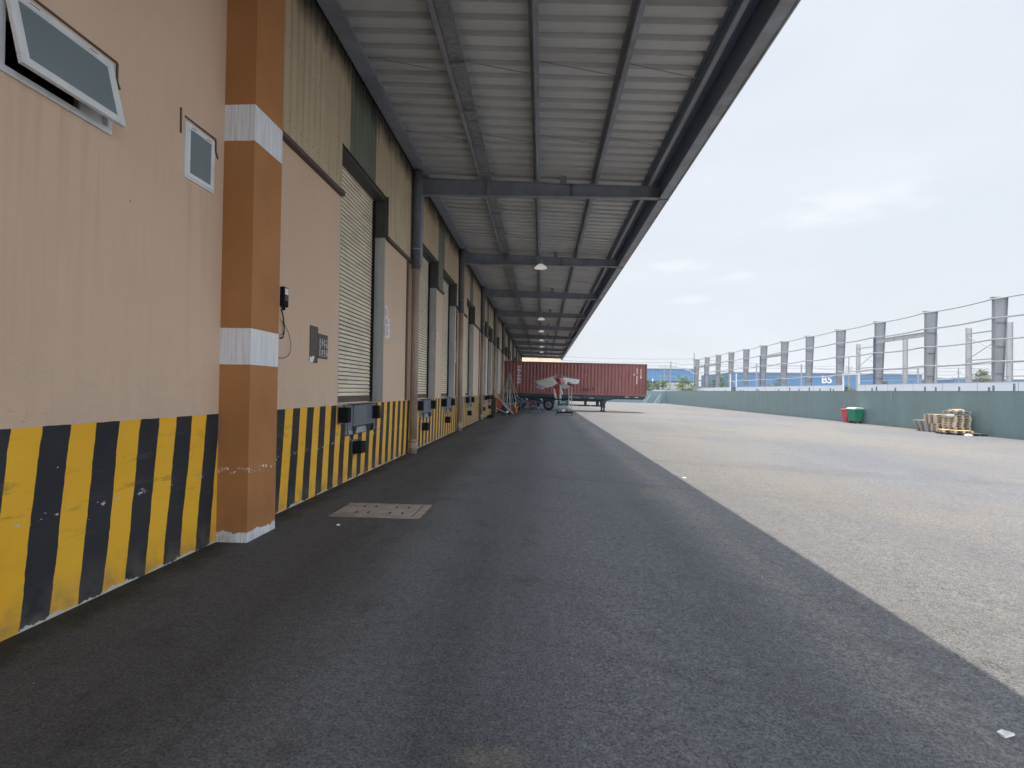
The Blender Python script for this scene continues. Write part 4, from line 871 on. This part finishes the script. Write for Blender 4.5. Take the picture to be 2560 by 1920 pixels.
TR_ = thing('trailer', 'dark green three axle container trailer standing on its landing legs', 'trailer', (2.5, 43.5, 0.0)); TR_.rotation_euler = (0, TILT, 0)
b = MB()
for y in (0.62, 1.72):
    b.prism([(-5.75, 0.98), (-5.75, 1.33), (5.85, 1.33), (5.85, 1.06), (3.4, 1.04), (2.6, 0.82), (-1.4, 0.82), (-2.0, 0.98)], 'y', y, y+0.11)
for y in (0.06, 2.28): b.prism([(-5.75, 1.20), (-5.75, 1.33), (5.85, 1.33), (5.85, 1.16), (3.3, 1.12), (2.9, 1.0), (-1.4, 1.0), (-1.4, 1.2)], 'y', y, y+0.08)
for x in (-5.6, -1.2, 1.0, 2.8, 5.7): b.box(x-0.06, x+0.06, 0.05, 2.38, 1.15, 1.32)
b.build('chassis_frame', 'chassis', TR_)
def wheel(x, y, lab=None):
    wb_ = MB().lathe((x, y, 0.475), 'y', [(0.29, 0.0), (0.40, -0.01), (0.455, 0.02), (0.475, 0.06), (0.475, 0.22), (0.455, 0.26), (0.40, 0.28), (0.29, 0.27)], 32).build('wheel', 'tyre', TR_, True)
    r = MB().lathe((x, y, 0.475), 'y', [(0.295, 0.0), (0.29, 0.03), (0.24, 0.07), (0.20, 0.08), (0.11, 0.07), (0.10, 0.0), (0.09, -0.015), (0.0, -0.015)], 24).build('rim', 'rim', wb_, True)
    k = MB()
    for i in range(8):
        a = i*math.pi/4; k.lathe((x+0.165*math.cos(a), y+0.06, 0.475+0.165*math.sin(a)), 'y', [(0.0, -0.03), (0.02, -0.03), (0.02, 0.0)], 6)
    k.build('wheel_nut', 'girt', wb_)
for x in (-1.93, -3.12, -4.32):
    for y in (0.03, 2.14): wheel(x, y)
    MB().tube([(x, 0.3, 0.475), (x, 2.15, 0.475)], 0.07, 10).build('axle', 'chassis', TR_)
b = MB()
arc = [(-1.42, 0.55), (-1.5, 0.85), (-1.62, 1.0), (-1.9, 1.09)]
for x0, x1 in ((-5.0, -1.9),): b.box(x0, x1, 0.03, 0.36, 1.085, 1.10)
for (xa, za), (xb, zb) in zip(arc, arc[1:]): b.hexa([(xa,0.03,za),(xb,0.03,zb),(xb,0.36,zb),(xa,0.36,za),(xa+0.015,0.03,za+0.015),(xb,0.03,zb+0.015),(xb,0.36,zb+0.015),(xa+0.015,0.36,za+0.015)])
b.build('mudguard', 'chassis', TR_)
MB().box(-5.7, -1.45, 0.42, 2.02, 0.52, 0.96).build('suspension', 'chassis', TR_); MB().box(-5.75, -1.5, 0.07, 0.12, 1.06, 1.33).build('side_skirt', 'chassis', TR_)
k = MB()
for x in (-2.55, -3.75): k.prism([(x-0.12, 0.93), (x+0.02, 0.93), (x+0.12, 0.80), (x+0.08, 0.72)], 'y', 0.02, 0.03)
k.build('reflective_patch', 'girt', TR_)
bx = bevel(MB().box(-1.22, -0.28, 0.02, 0.55, 0.39, 0.83).build('toolbox', 'chassis_green', TR_), 0.015)
text('lettering', 'KOT', 0.19, 'paper', bx, Matrix.Translation((-0.76, 0.016, 0.665)) @ FACE_S, 0.005, 0.003, 1.5)
k = MB(); k.box(-1.1, -0.92, 0.008, 0.018, 0.80, 0.83).box(-0.42, -0.30, 0.008, 0.018, 0.80, 0.83).box(-0.8, -0.6, 0.008, 0.018, 0.395, 0.42); k.build('reflector_tape', 'paper', bx)
k = MB(); k.box(-0.62, -0.46, 0.008, 0.018, 0.80, 0.83).box(-1.0, -0.82, 0.008, 0.018, 0.395, 0.42).box(-0.58, -0.45, 0.008, 0.018, 0.395, 0.42); k.build('red_tape', 'red', bx)
k = MB(); k.box(-1.50, -1.36, 0.03, 0.20, 0.42, 0.82).box(-1.56, -1.30, 0.03, 0.25, 0.30, 0.40); k.build('wheel_chock_holder', 'galv', TR_)
b = MB()
for y in (0.03, 2.36): b.box(-0.2, 2.6, y, y+0.05, 0.40, 0.47).box(-0.2, 2.6, y, y+0.05, 0.79, 0.83)
for x in (1.0, 2.0, 2.35): b.box(x, x+0.14, 0.08, 0.16, 0.40, 0.83); b.box(x+0.1, x+0.24, 2.28, 2.36, 0.40, 0.83)
b.build('side_guard', 'chassis', TR_)
k = MB(); 
for x in (0.1, 1.25, 2.2): k.box(x, x+0.12, 0.02, 0.029, 0.42, 0.455)
k.build('red_tape', 'red', TR_)
k = MB()
for x in (0.25, 1.4, 0.0): k.box(x, x+0.10, 0.02, 0.029, 0.42, 0.455)
k.build('white_tape', 'paper', TR_)
for y in (0.28, 1.98):
    b = MB(); b.box(2.42, 2.72, y-0.02, y+0.22, 0.70, 1.10).box(2.48, 2.66, y, y+0.18, 0.30, 0.70).box(2.51, 2.63, y+0.02, y+0.16, 0.06, 0.30).box(2.44, 2.70, y-0.03, y+0.21, 0.0, 0.06); b.build('landing_leg', 'chassis', TR_)
MB().box(0.0, 0.55, 0.02, 0.07, 1.02, 1.2).build('side_box', 'rim', TR_); MB().box(1.3, 1.7, 0.03, 0.07, 1.02, 1.15).build('side_plate', 'plate', TR_)
k = MB(); k.box(-0.35, -0.1, 0.045, 0.058, 1.1, 1.16).box(4.2, 4.5, 0.045, 0.058, 1.22, 1.26).box(5.0, 5.25, 0.045, 0.058, 1.22, 1.26); k.build('marker_plate', 'paper', TR_)

# ------------------------------------------------------------------ broken umbrella and platform scale
t = thing('platform_scale', 'low black platform scale with two tall posts under the broken umbrella', 'scale', (1.62, 35.9, -0.02))
b = MB(); b.box(-0.62, 0.44, -0.35, 0.35, 0.14, 0.26); b.build('platform', 'tyre', t)
b = MB(); b.box(-0.5, 0.44, -0.34, -0.29, 0.0, 0.05).box(0.38, 0.44, -0.35, 0.35, 0.0, 0.14).box(-0.62, -0.56, -0.3, 0.3, 0.0, 0.14).tube([(-0.72,-0.3,0.05), (-0.45,-0.36,0.14)], 0.03, 6); b.build('leg_frame', 'plate', t)
for x, z0, z1 in ((0.20, 0.26, 2.06), (0.38, 0.14, 2.12)): MB().box(x-0.028, x+0.028, 0.1, 0.16, z0, z1).build('post', 'pole', t)
MB().box(0.18, 0.42, 0.09, 0.17, 2.04, 2.12).build('cross_bar', 'pole', t)
o = bevel(MB().box(1.34, 1.56, 35.7, 35.95, 0.242, 0.36).build('white_box', 'hoard'), 0.01); tag(o, 'small white box lying on the black platform scale', 'box')
o = MB().box(1.08, 1.26, 35.6, 35.85, 0.242, 0.34).build('blue_crate', 'inkblue'); tag(o, 'small blue object on the left end of the platform scale', 'crate')
U = thing('umbrella', 'broken white and red market umbrella propped on two posts beside the trailer', 'umbrella', (1.0, 36.1, 0))
def cloth(name, P, nu, nv, mat, thick=0.006, wob=0.03, seed=1):
    # P: 4 corners of a drooping patch, bilinear with wobble
    rr = random.Random(seed); P = [Vector(p) for p in P]; b = MB(); v = []
    for j in range(nv+1):
        for i in range(nu+1):
            u, s = i/nu, j/nv; q = P[0].lerp(P[1], u).lerp(P[3].lerp(P[2], u), s)
            edge = 1 if s > 0.01 else 0.3
            v.append(q+Vector((rr.gauss(0, wob*0.4), rr.gauss(0, wob), rr.gauss(0, wob*0.5)))*edge + Vector((0, -0.10*math.sin(math.pi*u)*s, -0.12*math.sin(math.pi*u)*s)))
    n = nu+1; b.add(v, [(j*n+i, j*n+i+1, (j+1)*n+i+1, (j+1)*n+i) for j in range(nv) for i in range(nu)])
    o = b.build(name, mat, U, True); m = o.modifiers.new('thickness', 'SOLIDIFY'); m.thickness = thick; return o
k = MB(); AP = (0.02, 0.0, 2.68)
for e in ((-1.55,-0.5,2.22), (1.55,-0.3,2.38), (-1.1,0.8,2.2), (1.0,0.9,2.25), (-0.3,-1.1,2.2), (0.55,-1.0,2.2)): k.tube([AP, e], 0.012, 6)
k.tube([(0.02,0,2.72), (0.04,0,1.2)], 0.02, 8); k.tube([(0.42,-0.2,2.2), (1.0,-0.15,2.06)], 0.025, 6).tube([(0.25,-0.3,2.3), (0.85,-0.1,1.95)], 0.02, 6)
k.build('rib', 'pole', U)
cloth('top_cap', [(-0.55,-0.35,2.46), (0.02,-0.3,2.72), (0.05,0.4,2.70), (-0.6,0.5,2.48)], 6, 4, 'canvas', seed=2)
cloth('top_cap', [(0.0,-0.35,2.71), (0.65,-0.3,2.53), (0.7,0.5,2.5), (0.05,0.4,2.70)], 6, 4, 'canvas', seed=3)
cloth('valance', [(-1.45,-0.45,2.22), (-0.35,-0.75,2.52), (-0.02,-0.8,2.12), (-1.35,-0.6,2.0)], 10, 5, 'canvas', seed=4, wob=0.015)
cloth('valance', [(-1.35,-0.58,2.0), (-0.02,-0.82,2.14), (-0.15,-0.84,1.98), (-1.2,-0.62,1.9)], 10, 3, 'canvas', seed=5, wob=0.015)
cloth('hanging_flap', [(-1.55,0.1,1.93), (-0.6,0.0,1.93), (-0.8,0.05,1.78), (-1.4,0.1,1.76)], 6, 3, 'canvas', seed=6)
cloth('side_flap', [(0.5,-0.35,2.52), (1.5,-0.32,2.36), (1.42,-0.38,2.12), (0.62,-0.5,2.30)], 8, 4, 'canvas', seed=7, wob=0.02)
cloth('side_flap', [(0.3,-0.6,2.5), (0.62,-0.5,2.5), (0.7,-0.55,2.25), (0.42,-0.65,2.12)], 4, 4, 'canvas', seed=8)
cloth('back_panel', [(0.15,0.3,2.1), (0.95,0.3,2.1), (0.9,0.25,1.88), (0.2,0.25,1.86)], 6, 3, 'canvas', seed=9)
cloth('red_lining', [(-0.12,-0.45,2.45), (0.18,-0.5,2.5), (0.28,-0.5,2.3), (0.02,-0.45,2.22)], 4, 4, 'canvasred', seed=10)
cloth('pink_lining', [(0.12,-0.62,2.46), (0.38,-0.62,2.46), (0.36,-0.64,2.14), (0.2,-0.62,2.18)], 4, 4, 'pinkred', seed=11)
cloth('red_lining', [(0.55,-0.1,2.3), (1.25,-0.05,2.28), (1.15,-0.05,2.06), (0.75,-0.05,2.04)], 6, 3, 'canvasred', seed=12)
cloth('hanging_cloth', [(-0.22,-0.25,2.0), (0.22,-0.25,2.02), (0.10,-0.2,1.15), (-0.02,-0.2,1.10)], 5, 8, 'canvasred', seed=13)
cloth('hanging_cloth', [(-0.30,-0.28,1.85), (-0.12,-0.3,1.7), (0.0,-0.22,1.12), (-0.18,-0.26,1.25)], 3, 6, 'canvas', seed=14)
cloth('hanging_cloth', [(0.14,-0.3,2.05), (0.30,-0.3,1.95), (0.30,-0.26,1.15), (0.14,-0.26,1.2)], 3, 7, 'canvas', seed=15)
k = MB(); k.tube([(0.22,-0.33,1.95), (0.38,-0.36,1.38)], 0.022, 6); k.build('stay', 'hoard', U)
# ------------------------------------------------------------------ clutter beside the trailer
APX = Vector((-2.26, 36.3, 2.78)); rr = random.Random(11)
for i, (bx, by, bz, tz) in enumerate([(-2.9,35.8,1.1,0),(-2.8,35.3,0.02,-.05),(-2.62,36.4,0.02,.02),(-2.48,35.2,0.02,0),(-2.4,36.8,0.02,.0),(-2.3,35.0,0.5,-.1),(-2.2,35.3,0.02,.03),(-2.12,36.6,0.02,0),(-2.05,36.0,0.02,.02),(-1.95,35.2,0.02,0),(-1.67,35.6,0.70,0),(-1.64,35.9,1.20,.04),(-2.7,35.2,0.02,-.02),(-2.0,34.9,0.8,-.7),(-2.75,36.1,0.9,-.3),(-2.55,35.5,0.7,.0),(-2.35,35.7,0.6,-.04),(-2.15,35.6,0.6,-.1),(-2.5,36.6,0.02,-.6),(-1.85,35.8,0.5,-.5),(-2.85,36.2,0.02,-1.0)]):
    tp = APX+Vector((rr.uniform(-.1,.1), rr.uniform(-.15,.15), tz))
    o = MB().tube([(bx, by, bz), tuple(tp)], rr.uniform(0.012, 0.021), 6).build('long_pole', 'pole' if i % 3 else 'rim')
    tag(o, 'long pale pole in the tepee shaped bundle propped against the wall by the ramp', 'pole', 'bundle of poles propped by the ramp')
t = thing('yard_ramp', 'dark loading ramp with a pale edge beam sloping down beside the wall', 'ramp', (0, 0, 0))
b = MB(); b.prism([(-3.1, 1.22), (-1.95, 0.06), (-1.80, 0.02), (-1.80, 0.12), (-3.1, 1.36)], 'y', 34.75, 34.83); b.build('edge_beam', 'pole', t)
b = MB(); b.prism([(-3.0, 1.15), (-1.9, 0.06), (-2.9, 0.06)], 'y', 34.84, 36.0); b.build('deck', 'dark', t)
MB().box(-3.05, -2.0, 34.84, 34.9, 0.04, 0.12).build('foot', 'tyre', t)
t = thing('red_cloth_bundle', 'red cloth hanging behind the loading ramp against the wall', 'cloth')
b = MB(); 
for i in range(6):
    x = -2.95+i*0.05; b.hexa([(x,34.70+0.03*(i%2),0.42),(x+0.085,34.70+0.03*((i+1)%2),0.40),(x+0.085,34.73,0.40),(x,34.74,0.42),(x+0.02,34.68+0.03*(i%2),1.12-0.05*i),(x+0.10,34.68+0.03*((i+1)%2),1.08-0.05*i),(x+0.10,34.72,1.08-0.05*i),(x+0.02,34.72,1.12-0.05*i)])
b.build('fold', 'clothred', t)
t = thing('orange_bucket', 'orange plastic bucket with a handle at the foot of the ramp', 'bucket', (-1.68, 34.5, 0))
b = MB(); b.lathe((0,0,0.12), 'z', [(0.0, 0.0), (0.085, 0.0), (0.13, 0.40), (0.14, 0.42), (0.12, 0.40), (0.08, 0.02)], 16); b.build('tub', 'orange', t, True)
b = MB(); b.box(-0.09, -0.05, -0.05, 0.05, 0, 0.12).box(0.05, 0.09, -0.05, 0.05, 0, 0.12); b.build('stand', 'dark', t)
b = MB(); b.tube([(-0.03,0.05,0.3), (-0.05,0.05,0.85)], 0.02, 6); b.build('handle', 'hoard', t)
def rack(label, x0, x1, y, z0, z1, d=0.7):
    t = thing('metal_bench', label, 'bench', (0, 0, 0)); b = MB()
    for yy in (y, y+d):
        b.bar((x0, yy, z1), (x1, yy, z1), 0.04)
        if z1 > 0.5: b.bar((x0+0.1, yy, z1*0.55), (x1-0.05, yy, z1*0.55), 0.03)
    b.build('rail', 'framedark', t)
    for x in (x0+0.05, x1-0.05):
        for yy in (y, y+d): MB().bar((x, yy, 0), (x, yy, z1-0.02), 0.045).build('leg', 'framedark', t)
    MB().box(x0+0.05, x1-0.05, y+0.05, y+d-0.05, z1-0.02, z1+0.01).build('top', 'dark', t)
rack('long low steel rack standing beside the trailer wheels', -1.6, 0.10, 38.9, 0, 0.78)
rack('very low steel bench in front of the trailer wheels', -1.0, 0.16, 37.9, 0, 0.34)
def chair(label, x, y, rz, mat):
    t = thing('folding_chair', label, 'chair', (x, y, 0), rz, 'folding chairs by the trailer')
    bevel(MB().box(-0.2, 0.2, -0.2, 0.2, 0.43, 0.46).build('seat', mat, t), 0.01)
    b = MB(); b.hexa([(-0.2,0.20,0.58),(0.2,0.20,0.58),(0.2,0.22,0.58),(-0.2,0.22,0.58),(-0.19,0.30,0.92),(0.19,0.30,0.92),(0.19,0.32,0.92),(-0.19,0.32,0.92)]); b.build('backrest', mat, t)
    for sx in (-0.2, 0.2):
        MB().tube([(sx,-0.25,0), (sx,0.19,0.55), (sx,0.31,0.9)], 0.012, 6).build('leg', 'steel', t); MB().tube([(sx*0.9,0.28,0), (sx*0.9,-0.18,0.43)], 0.012, 6).build('leg', 'steel', t)
chair('blue folding chair in front of the trailer wheels', -0.36, 37.2, 2.3, 'chairblue')
chair('maroon folding chair left of the blue chair by the trailer', -0.82, 37.6, 3.5, 'chairred')
# extra frame leaning at the trailer
for i, (a, c) in enumerate((((-1.85,36.9,1.25), (-0.95,37.0,0.72)), ((-1.95,37.3,1.1), (-1.2,37.4,0.66)))):
    o = MB().bar(a, c, 0.09).build('leaning_plank', 'framedark'); tag(o, ['upper grey plank slanting onto the steel rack', 'lower grey plank slanting onto the steel rack'][i], 'plank', 'planks on the rack')

# ------------------------------------------------------------------ pallets
def pallet_mesh():
    b = MB(); L, W_ = 0.84, 0.74
    for i in range(7): x = -L/2+0.05+i*(L-0.1)/6; b.box(x-0.05, x+0.05, -W_/2, W_/2, 0.122, 0.144)
    for y in (-W_/2+0.045, 0, W_/2-0.045):
        b.box(-L/2, L/2, y-0.045, y+0.045, 0.100, 0.1215)
        for x in (-L/2+0.07, 0, L/2-0.07): b.box(x-0.07, x+0.07, y-0.045, y+0.045, 0.0225, 0.0995)
        b.box(-L/2, L/2, y-0.048, y+0.048, 0.0, 0.022)
    b.v = [(x, y, z*0.79) for x, y, z in b.v]; return b
PAL = {}
def pallet(x, y, z, rz, mat, label, group, rx=0.0):
    if mat not in PAL:
        o = pallet_mesh().build('pallet', mat); PAL[mat] = o.data
    else:
        o = bpy.data.objects.new('pallet', PAL[mat]); scene.collection.objects.link(o)
    o.location = (x, y, z); o.rotation_euler = (rx, 0, rz); return tag(o, label, 'pallet', group)
gp = gz(20.2); H = 0.116
NUM = ['bottom', 'second from bottom', 'third from bottom', 'fourth from bottom', 'fifth from bottom', 'sixth from bottom', 'seventh from bottom', 'eighth from bottom']
rr = random.Random(4)
tx, ty = 20.3, 27.3
for i in range(8): pallet(tx+rr.uniform(-.03,.03), ty+rr.uniform(-.03,.03), gp+i*H, math.pi/2+rr.uniform(-.03,.03), 'timber', 'worn pallet, %s of the tallest stack by the fence' % NUM[i], 'pallets stacked by the fence')
pallet(tx, ty, gp+8*H+0.09, math.pi/2+0.06, 'timber_grey', 'grey pallet lying on the film at the top of the tallest stack', 'pallets stacked by the fence')
b = MB(); n = 14; v = []
for j in range(5):
    for i in range(n+1): v.append((tx-0.37+0.74*j/4, ty-0.42+0.84*i/n, gp+8*H+0.03+rr.uniform(0, 0.04)))
b.add(v, [(j*(n+1)+i, j*(n+1)+i+1, (j+1)*(n+1)+i+1, (j+1)*(n+1)+i) for j in range(4) for i in range(n)])
for j, x in ((0, tx-0.38),):
    v = [(x-0.02-rr.uniform(0, .03), ty-0.42+0.84*i/n, gp+8*H-0.10+rr.uniform(-0.06, 0.02)) for i in range(n+1)]+[(x, ty-0.42+0.84*i/n, gp+8*H+0.05) for i in range(n+1)]
    b.add(v, [(i, i+1, n+2+i, n+1+i) for i in range(n)])
o = b.build('plastic_film', 'film', None, True); tag(o, 'crumpled pale film under the top pallet of the tallest stack', 'film'); m = o.modifiers.new('t', 'SOLIDIFY'); m.thickness = 0.004
b = MB(); b.hexa([(-.35,-.42,0),(.35,-.4,0),(.36,.4,0),(-.33,.42,0),(-.3,-.38,.05),(.3,-.3,.09),(.33,.37,.04),(-.3,.3,.10)]).hexa([(-.4,-.2,.05),(.1,-.5,.06),(.3,-.1,.07),(-.2,.2,.06),(-.4,-.2,.07),(.1,-.5,.09),(.3,-.1,.12),(-.2,.2,.1)])
o = b.build('cardboard', 'card'); o.scale = (.65, .65, .8); o.location = (tx, ty, gp+9*H+0.092); tag(o, 'flattened cardboard on top of the tallest pallet stack', 'cardboard')
mx_, my_ = 20.3, 28.25
for i in range(8): pallet(mx_+0.0, my_+(0.16 if i < 3 else 0.28 if i > 3 else 0.2)+rr.uniform(-.02,.02), gp+i*H*0.985, rr.uniform(-.04,.04)+(math.pi/2 if i < 4 else 0), 'timber_grey' if i == 0 else 'timber', 'weathered pallet, %s of the narrow middle stack' % NUM[i], 'pallets stacked by the fence')
for i in range(5): pallet(20.22-i*0.02, 28.98+0.04*i, gp+i*H, math.pi/2+0.05*i-0.1, 'timber_grey', 'grey pallet, %s of the short leaning stack on the left' % NUM[i], 'pallets stacked by the fence')
pallet(19.72, 27.0, gp, 1.35, 'timber_dark', 'dark pallet under the left hand fresh yellow pallet', 'pallets stacked by the fence')
pallet(20.45, 26.42, gp, 1.45, 'timber_dark', 'dark flat pallet sticking out at the right of the stacks', 'pallets stacked by the fence')
pallet(19.78, 27.05, gp+H, 1.25, 'timber_new', 'fresh yellow pallet, left one of the two in front of the stacks', 'pallets stacked by the fence')
pallet(19.9, 26.6, gp, 1.4, 'timber_dark', 'dark pallet under the right hand fresh yellow pallet', 'pallets stacked by the fence')
pallet(19.95, 26.62, gp+H, 1.35, 'timber_new', 'fresh yellow pallet, right one of the two in front of the stacks', 'pallets stacked by the fence')
o = MB().lathe((0,0,0), 'z', [(0.0, 0.10), (0.09, 0.08), (0.16, 0.02), (0.15, 0.0)], 9).build('plastic_bag', 'hoard'); o.location = (19.95, 26.1, gz(19.7)); o.scale = (1, 1.3, 1); tag(o, 'crumpled white bag on the asphalt before the pallets', 'bag')
pallet(-2.62, 34.05, 0.0, 0.05, 'timber_dark', 'dark pallet on the asphalt at the foot of the ramp by the wall', 'loose pallets by the wall')
o = MB().bar((-2.95, 34.3, 0.45), (-2.35, 34.2, 0.17), 0.06).build('timber_batten', 'pole'); tag(o, 'pale batten resting on the dark pallet below the ramp', 'batten')
o = MB().lathe((0,0,0), 'z', [(0.0, 0.0), (0.08, 0.02), (0.10, 0.08), (0.06, 0.14), (0.0, 0.15)], 10).build('white_bundle', 'paper', None, True); o.location = (-2.2, 33.95, 0.145); tag(o, 'small white bundle on the dark pallet by the ramp', 'bundle')
o = bevel(MB().box(-0.18, 0.18, -0.12, 0.12, 0, 0.16).build('black_block', 'blackish'), 0.02); o.location = (-2.95, 30.6, 0); tag(o, 'black rubber block lying on the asphalt at the wall foot', 'block')
# ------------------------------------------------------------------ bins
G = thing('green_bin', 'big green wheeled bin with a rounded lid coloured pale for sun glare by the fence', 'bin', (20.47, 36.05, gz(20.4)), 0.12); G.scale = (0.8, 0.8, 0.98)
b = MB(); b.hexa([(-.29,-.38,.16),(.29,-.38,.16),(.29,.38,.16),(-.29,.38,.16),(-.38,-.50,.90),(.38,-.50,.90),(.38,.50,.90),(-.38,.50,.90)])
bevel(b.build('tub', 'bingreen', G), 0.03, 3); bevel(MB().box(-.41, .41, -.53, .53, .885, .94).build('rim', 'bingreen', G), 0.012)
b = MB(); pr = [(-.41, .945), (-.36, 1.02), (-.2, 1.06), (0, 1.07), (.2, 1.06), (.36, 1.02), (.41, .945)]; b.prism(pr, 'y', -.52, .52); bevel(b.build('lid', 'binlid', G), 0.02)
for x in (-.24, .24):
    for y in (-.30, .30):
        wq = MB().lathe((x, y, .085), 'x', [(0, -.025), (.085, -.025), (.085, .025), (0, .025)], 14).build('wheel', 'tyre', G); MB().box(x-.035, x+.035, y-.03, y+.03, .10, .17).build('caster', 'steel', wq)
MB().prism([(-.32, .78), (-.2, .78), (-.26, .70)], 'y', -.53, -.50).build('trunnion', 'dark', G)
Rb = thing('red_bin', 'narrow red wheelie bin half hidden behind the green bin', 'bin', (20.5, 36.95, gz(20.4)), 0.1); Rb.scale = (0.9, 0.9, 0.98)
b = MB(); b.hexa([(-.20,-.22,.05),(.20,-.22,.05),(.20,.22,.05),(-.20,.22,.05),(-.28,-.32,.86),(.28,-.32,.86),(.28,.32,.86),(-.28,.32,.86)]); bevel(b.build('tub', 'binred', Rb), 0.03)
bevel(MB().hexa([(-.34,-.35,.87),(.31,-.35,.87),(.31,.35,.87),(-.34,.35,.87),(-.30,-.32,.93),(.28,-.32,.97),(.28,.32,.97),(-.30,.32,.93)]).build('lid', 'binred', Rb), 0.012)
for y in (-.2, .2): MB().lathe((.2, y, .09), 'y', [(0, -.025), (.09, -.025), (.09, .025), (0, .025)], 14).build('wheel', 'tyre', Rb)
# ------------------------------------------------------------------ litter
for x, y, s, label in ((2.25, 2.72, 0.035, 'white paper scrap on the shaded asphalt at the lower right'), (2.75, 10.4, 0.045, 'white scrap on the sunlit asphalt near the shadow edge'), (-2.35, 6.1, 0.028, 'pale scrap on the asphalt in front of the manhole cover'), (-1.02, 2.1, 0.016, 'tiny white scrap on the asphalt at bottom centre left')):
    b = MB(); b.hexa([(-s,-s*.6,0),(s,-s*.8,0),(s*.9,s*.7,0),(-s*.8,s*.6,0),(-s*.8,-s*.5,.004),(s*.9,-s*.7,.012),(s*.8,s*.6,.004),(-s*.8,s*.5,.009)])
    o = b.build('litter', 'paper'); o.location = (x, y, gz(x)+0.001); o.rotation_euler = (0, 0, x*3); tag(o, label, 'litter', 'scraps on the asphalt')
# ------------------------------------------------------------------ thin hazy air over the yard
hb = MB(); hb.box(-830, 830, -830, 830, -1.4, 40)
hz = hb.build('haze', 'dark'); hm = bpy.data.materials.new('haze_air'); hm.use_nodes = True; ht = hm.node_tree; ht.nodes.clear()
ho = ht.nodes.new('ShaderNodeOutputMaterial'); hv = ht.nodes.new('ShaderNodeVolumePrincipled')
hv.inputs['Density'].default_value = 0.0005; hv.inputs['Color'].default_value = (0.92, 0.95, 1.0, 1)
ht.links.new(hv.outputs[0], ho.inputs['Volume']); hz.data.materials.clear(); hz.data.materials.append(hm); hz['kind'] = 'stuff'
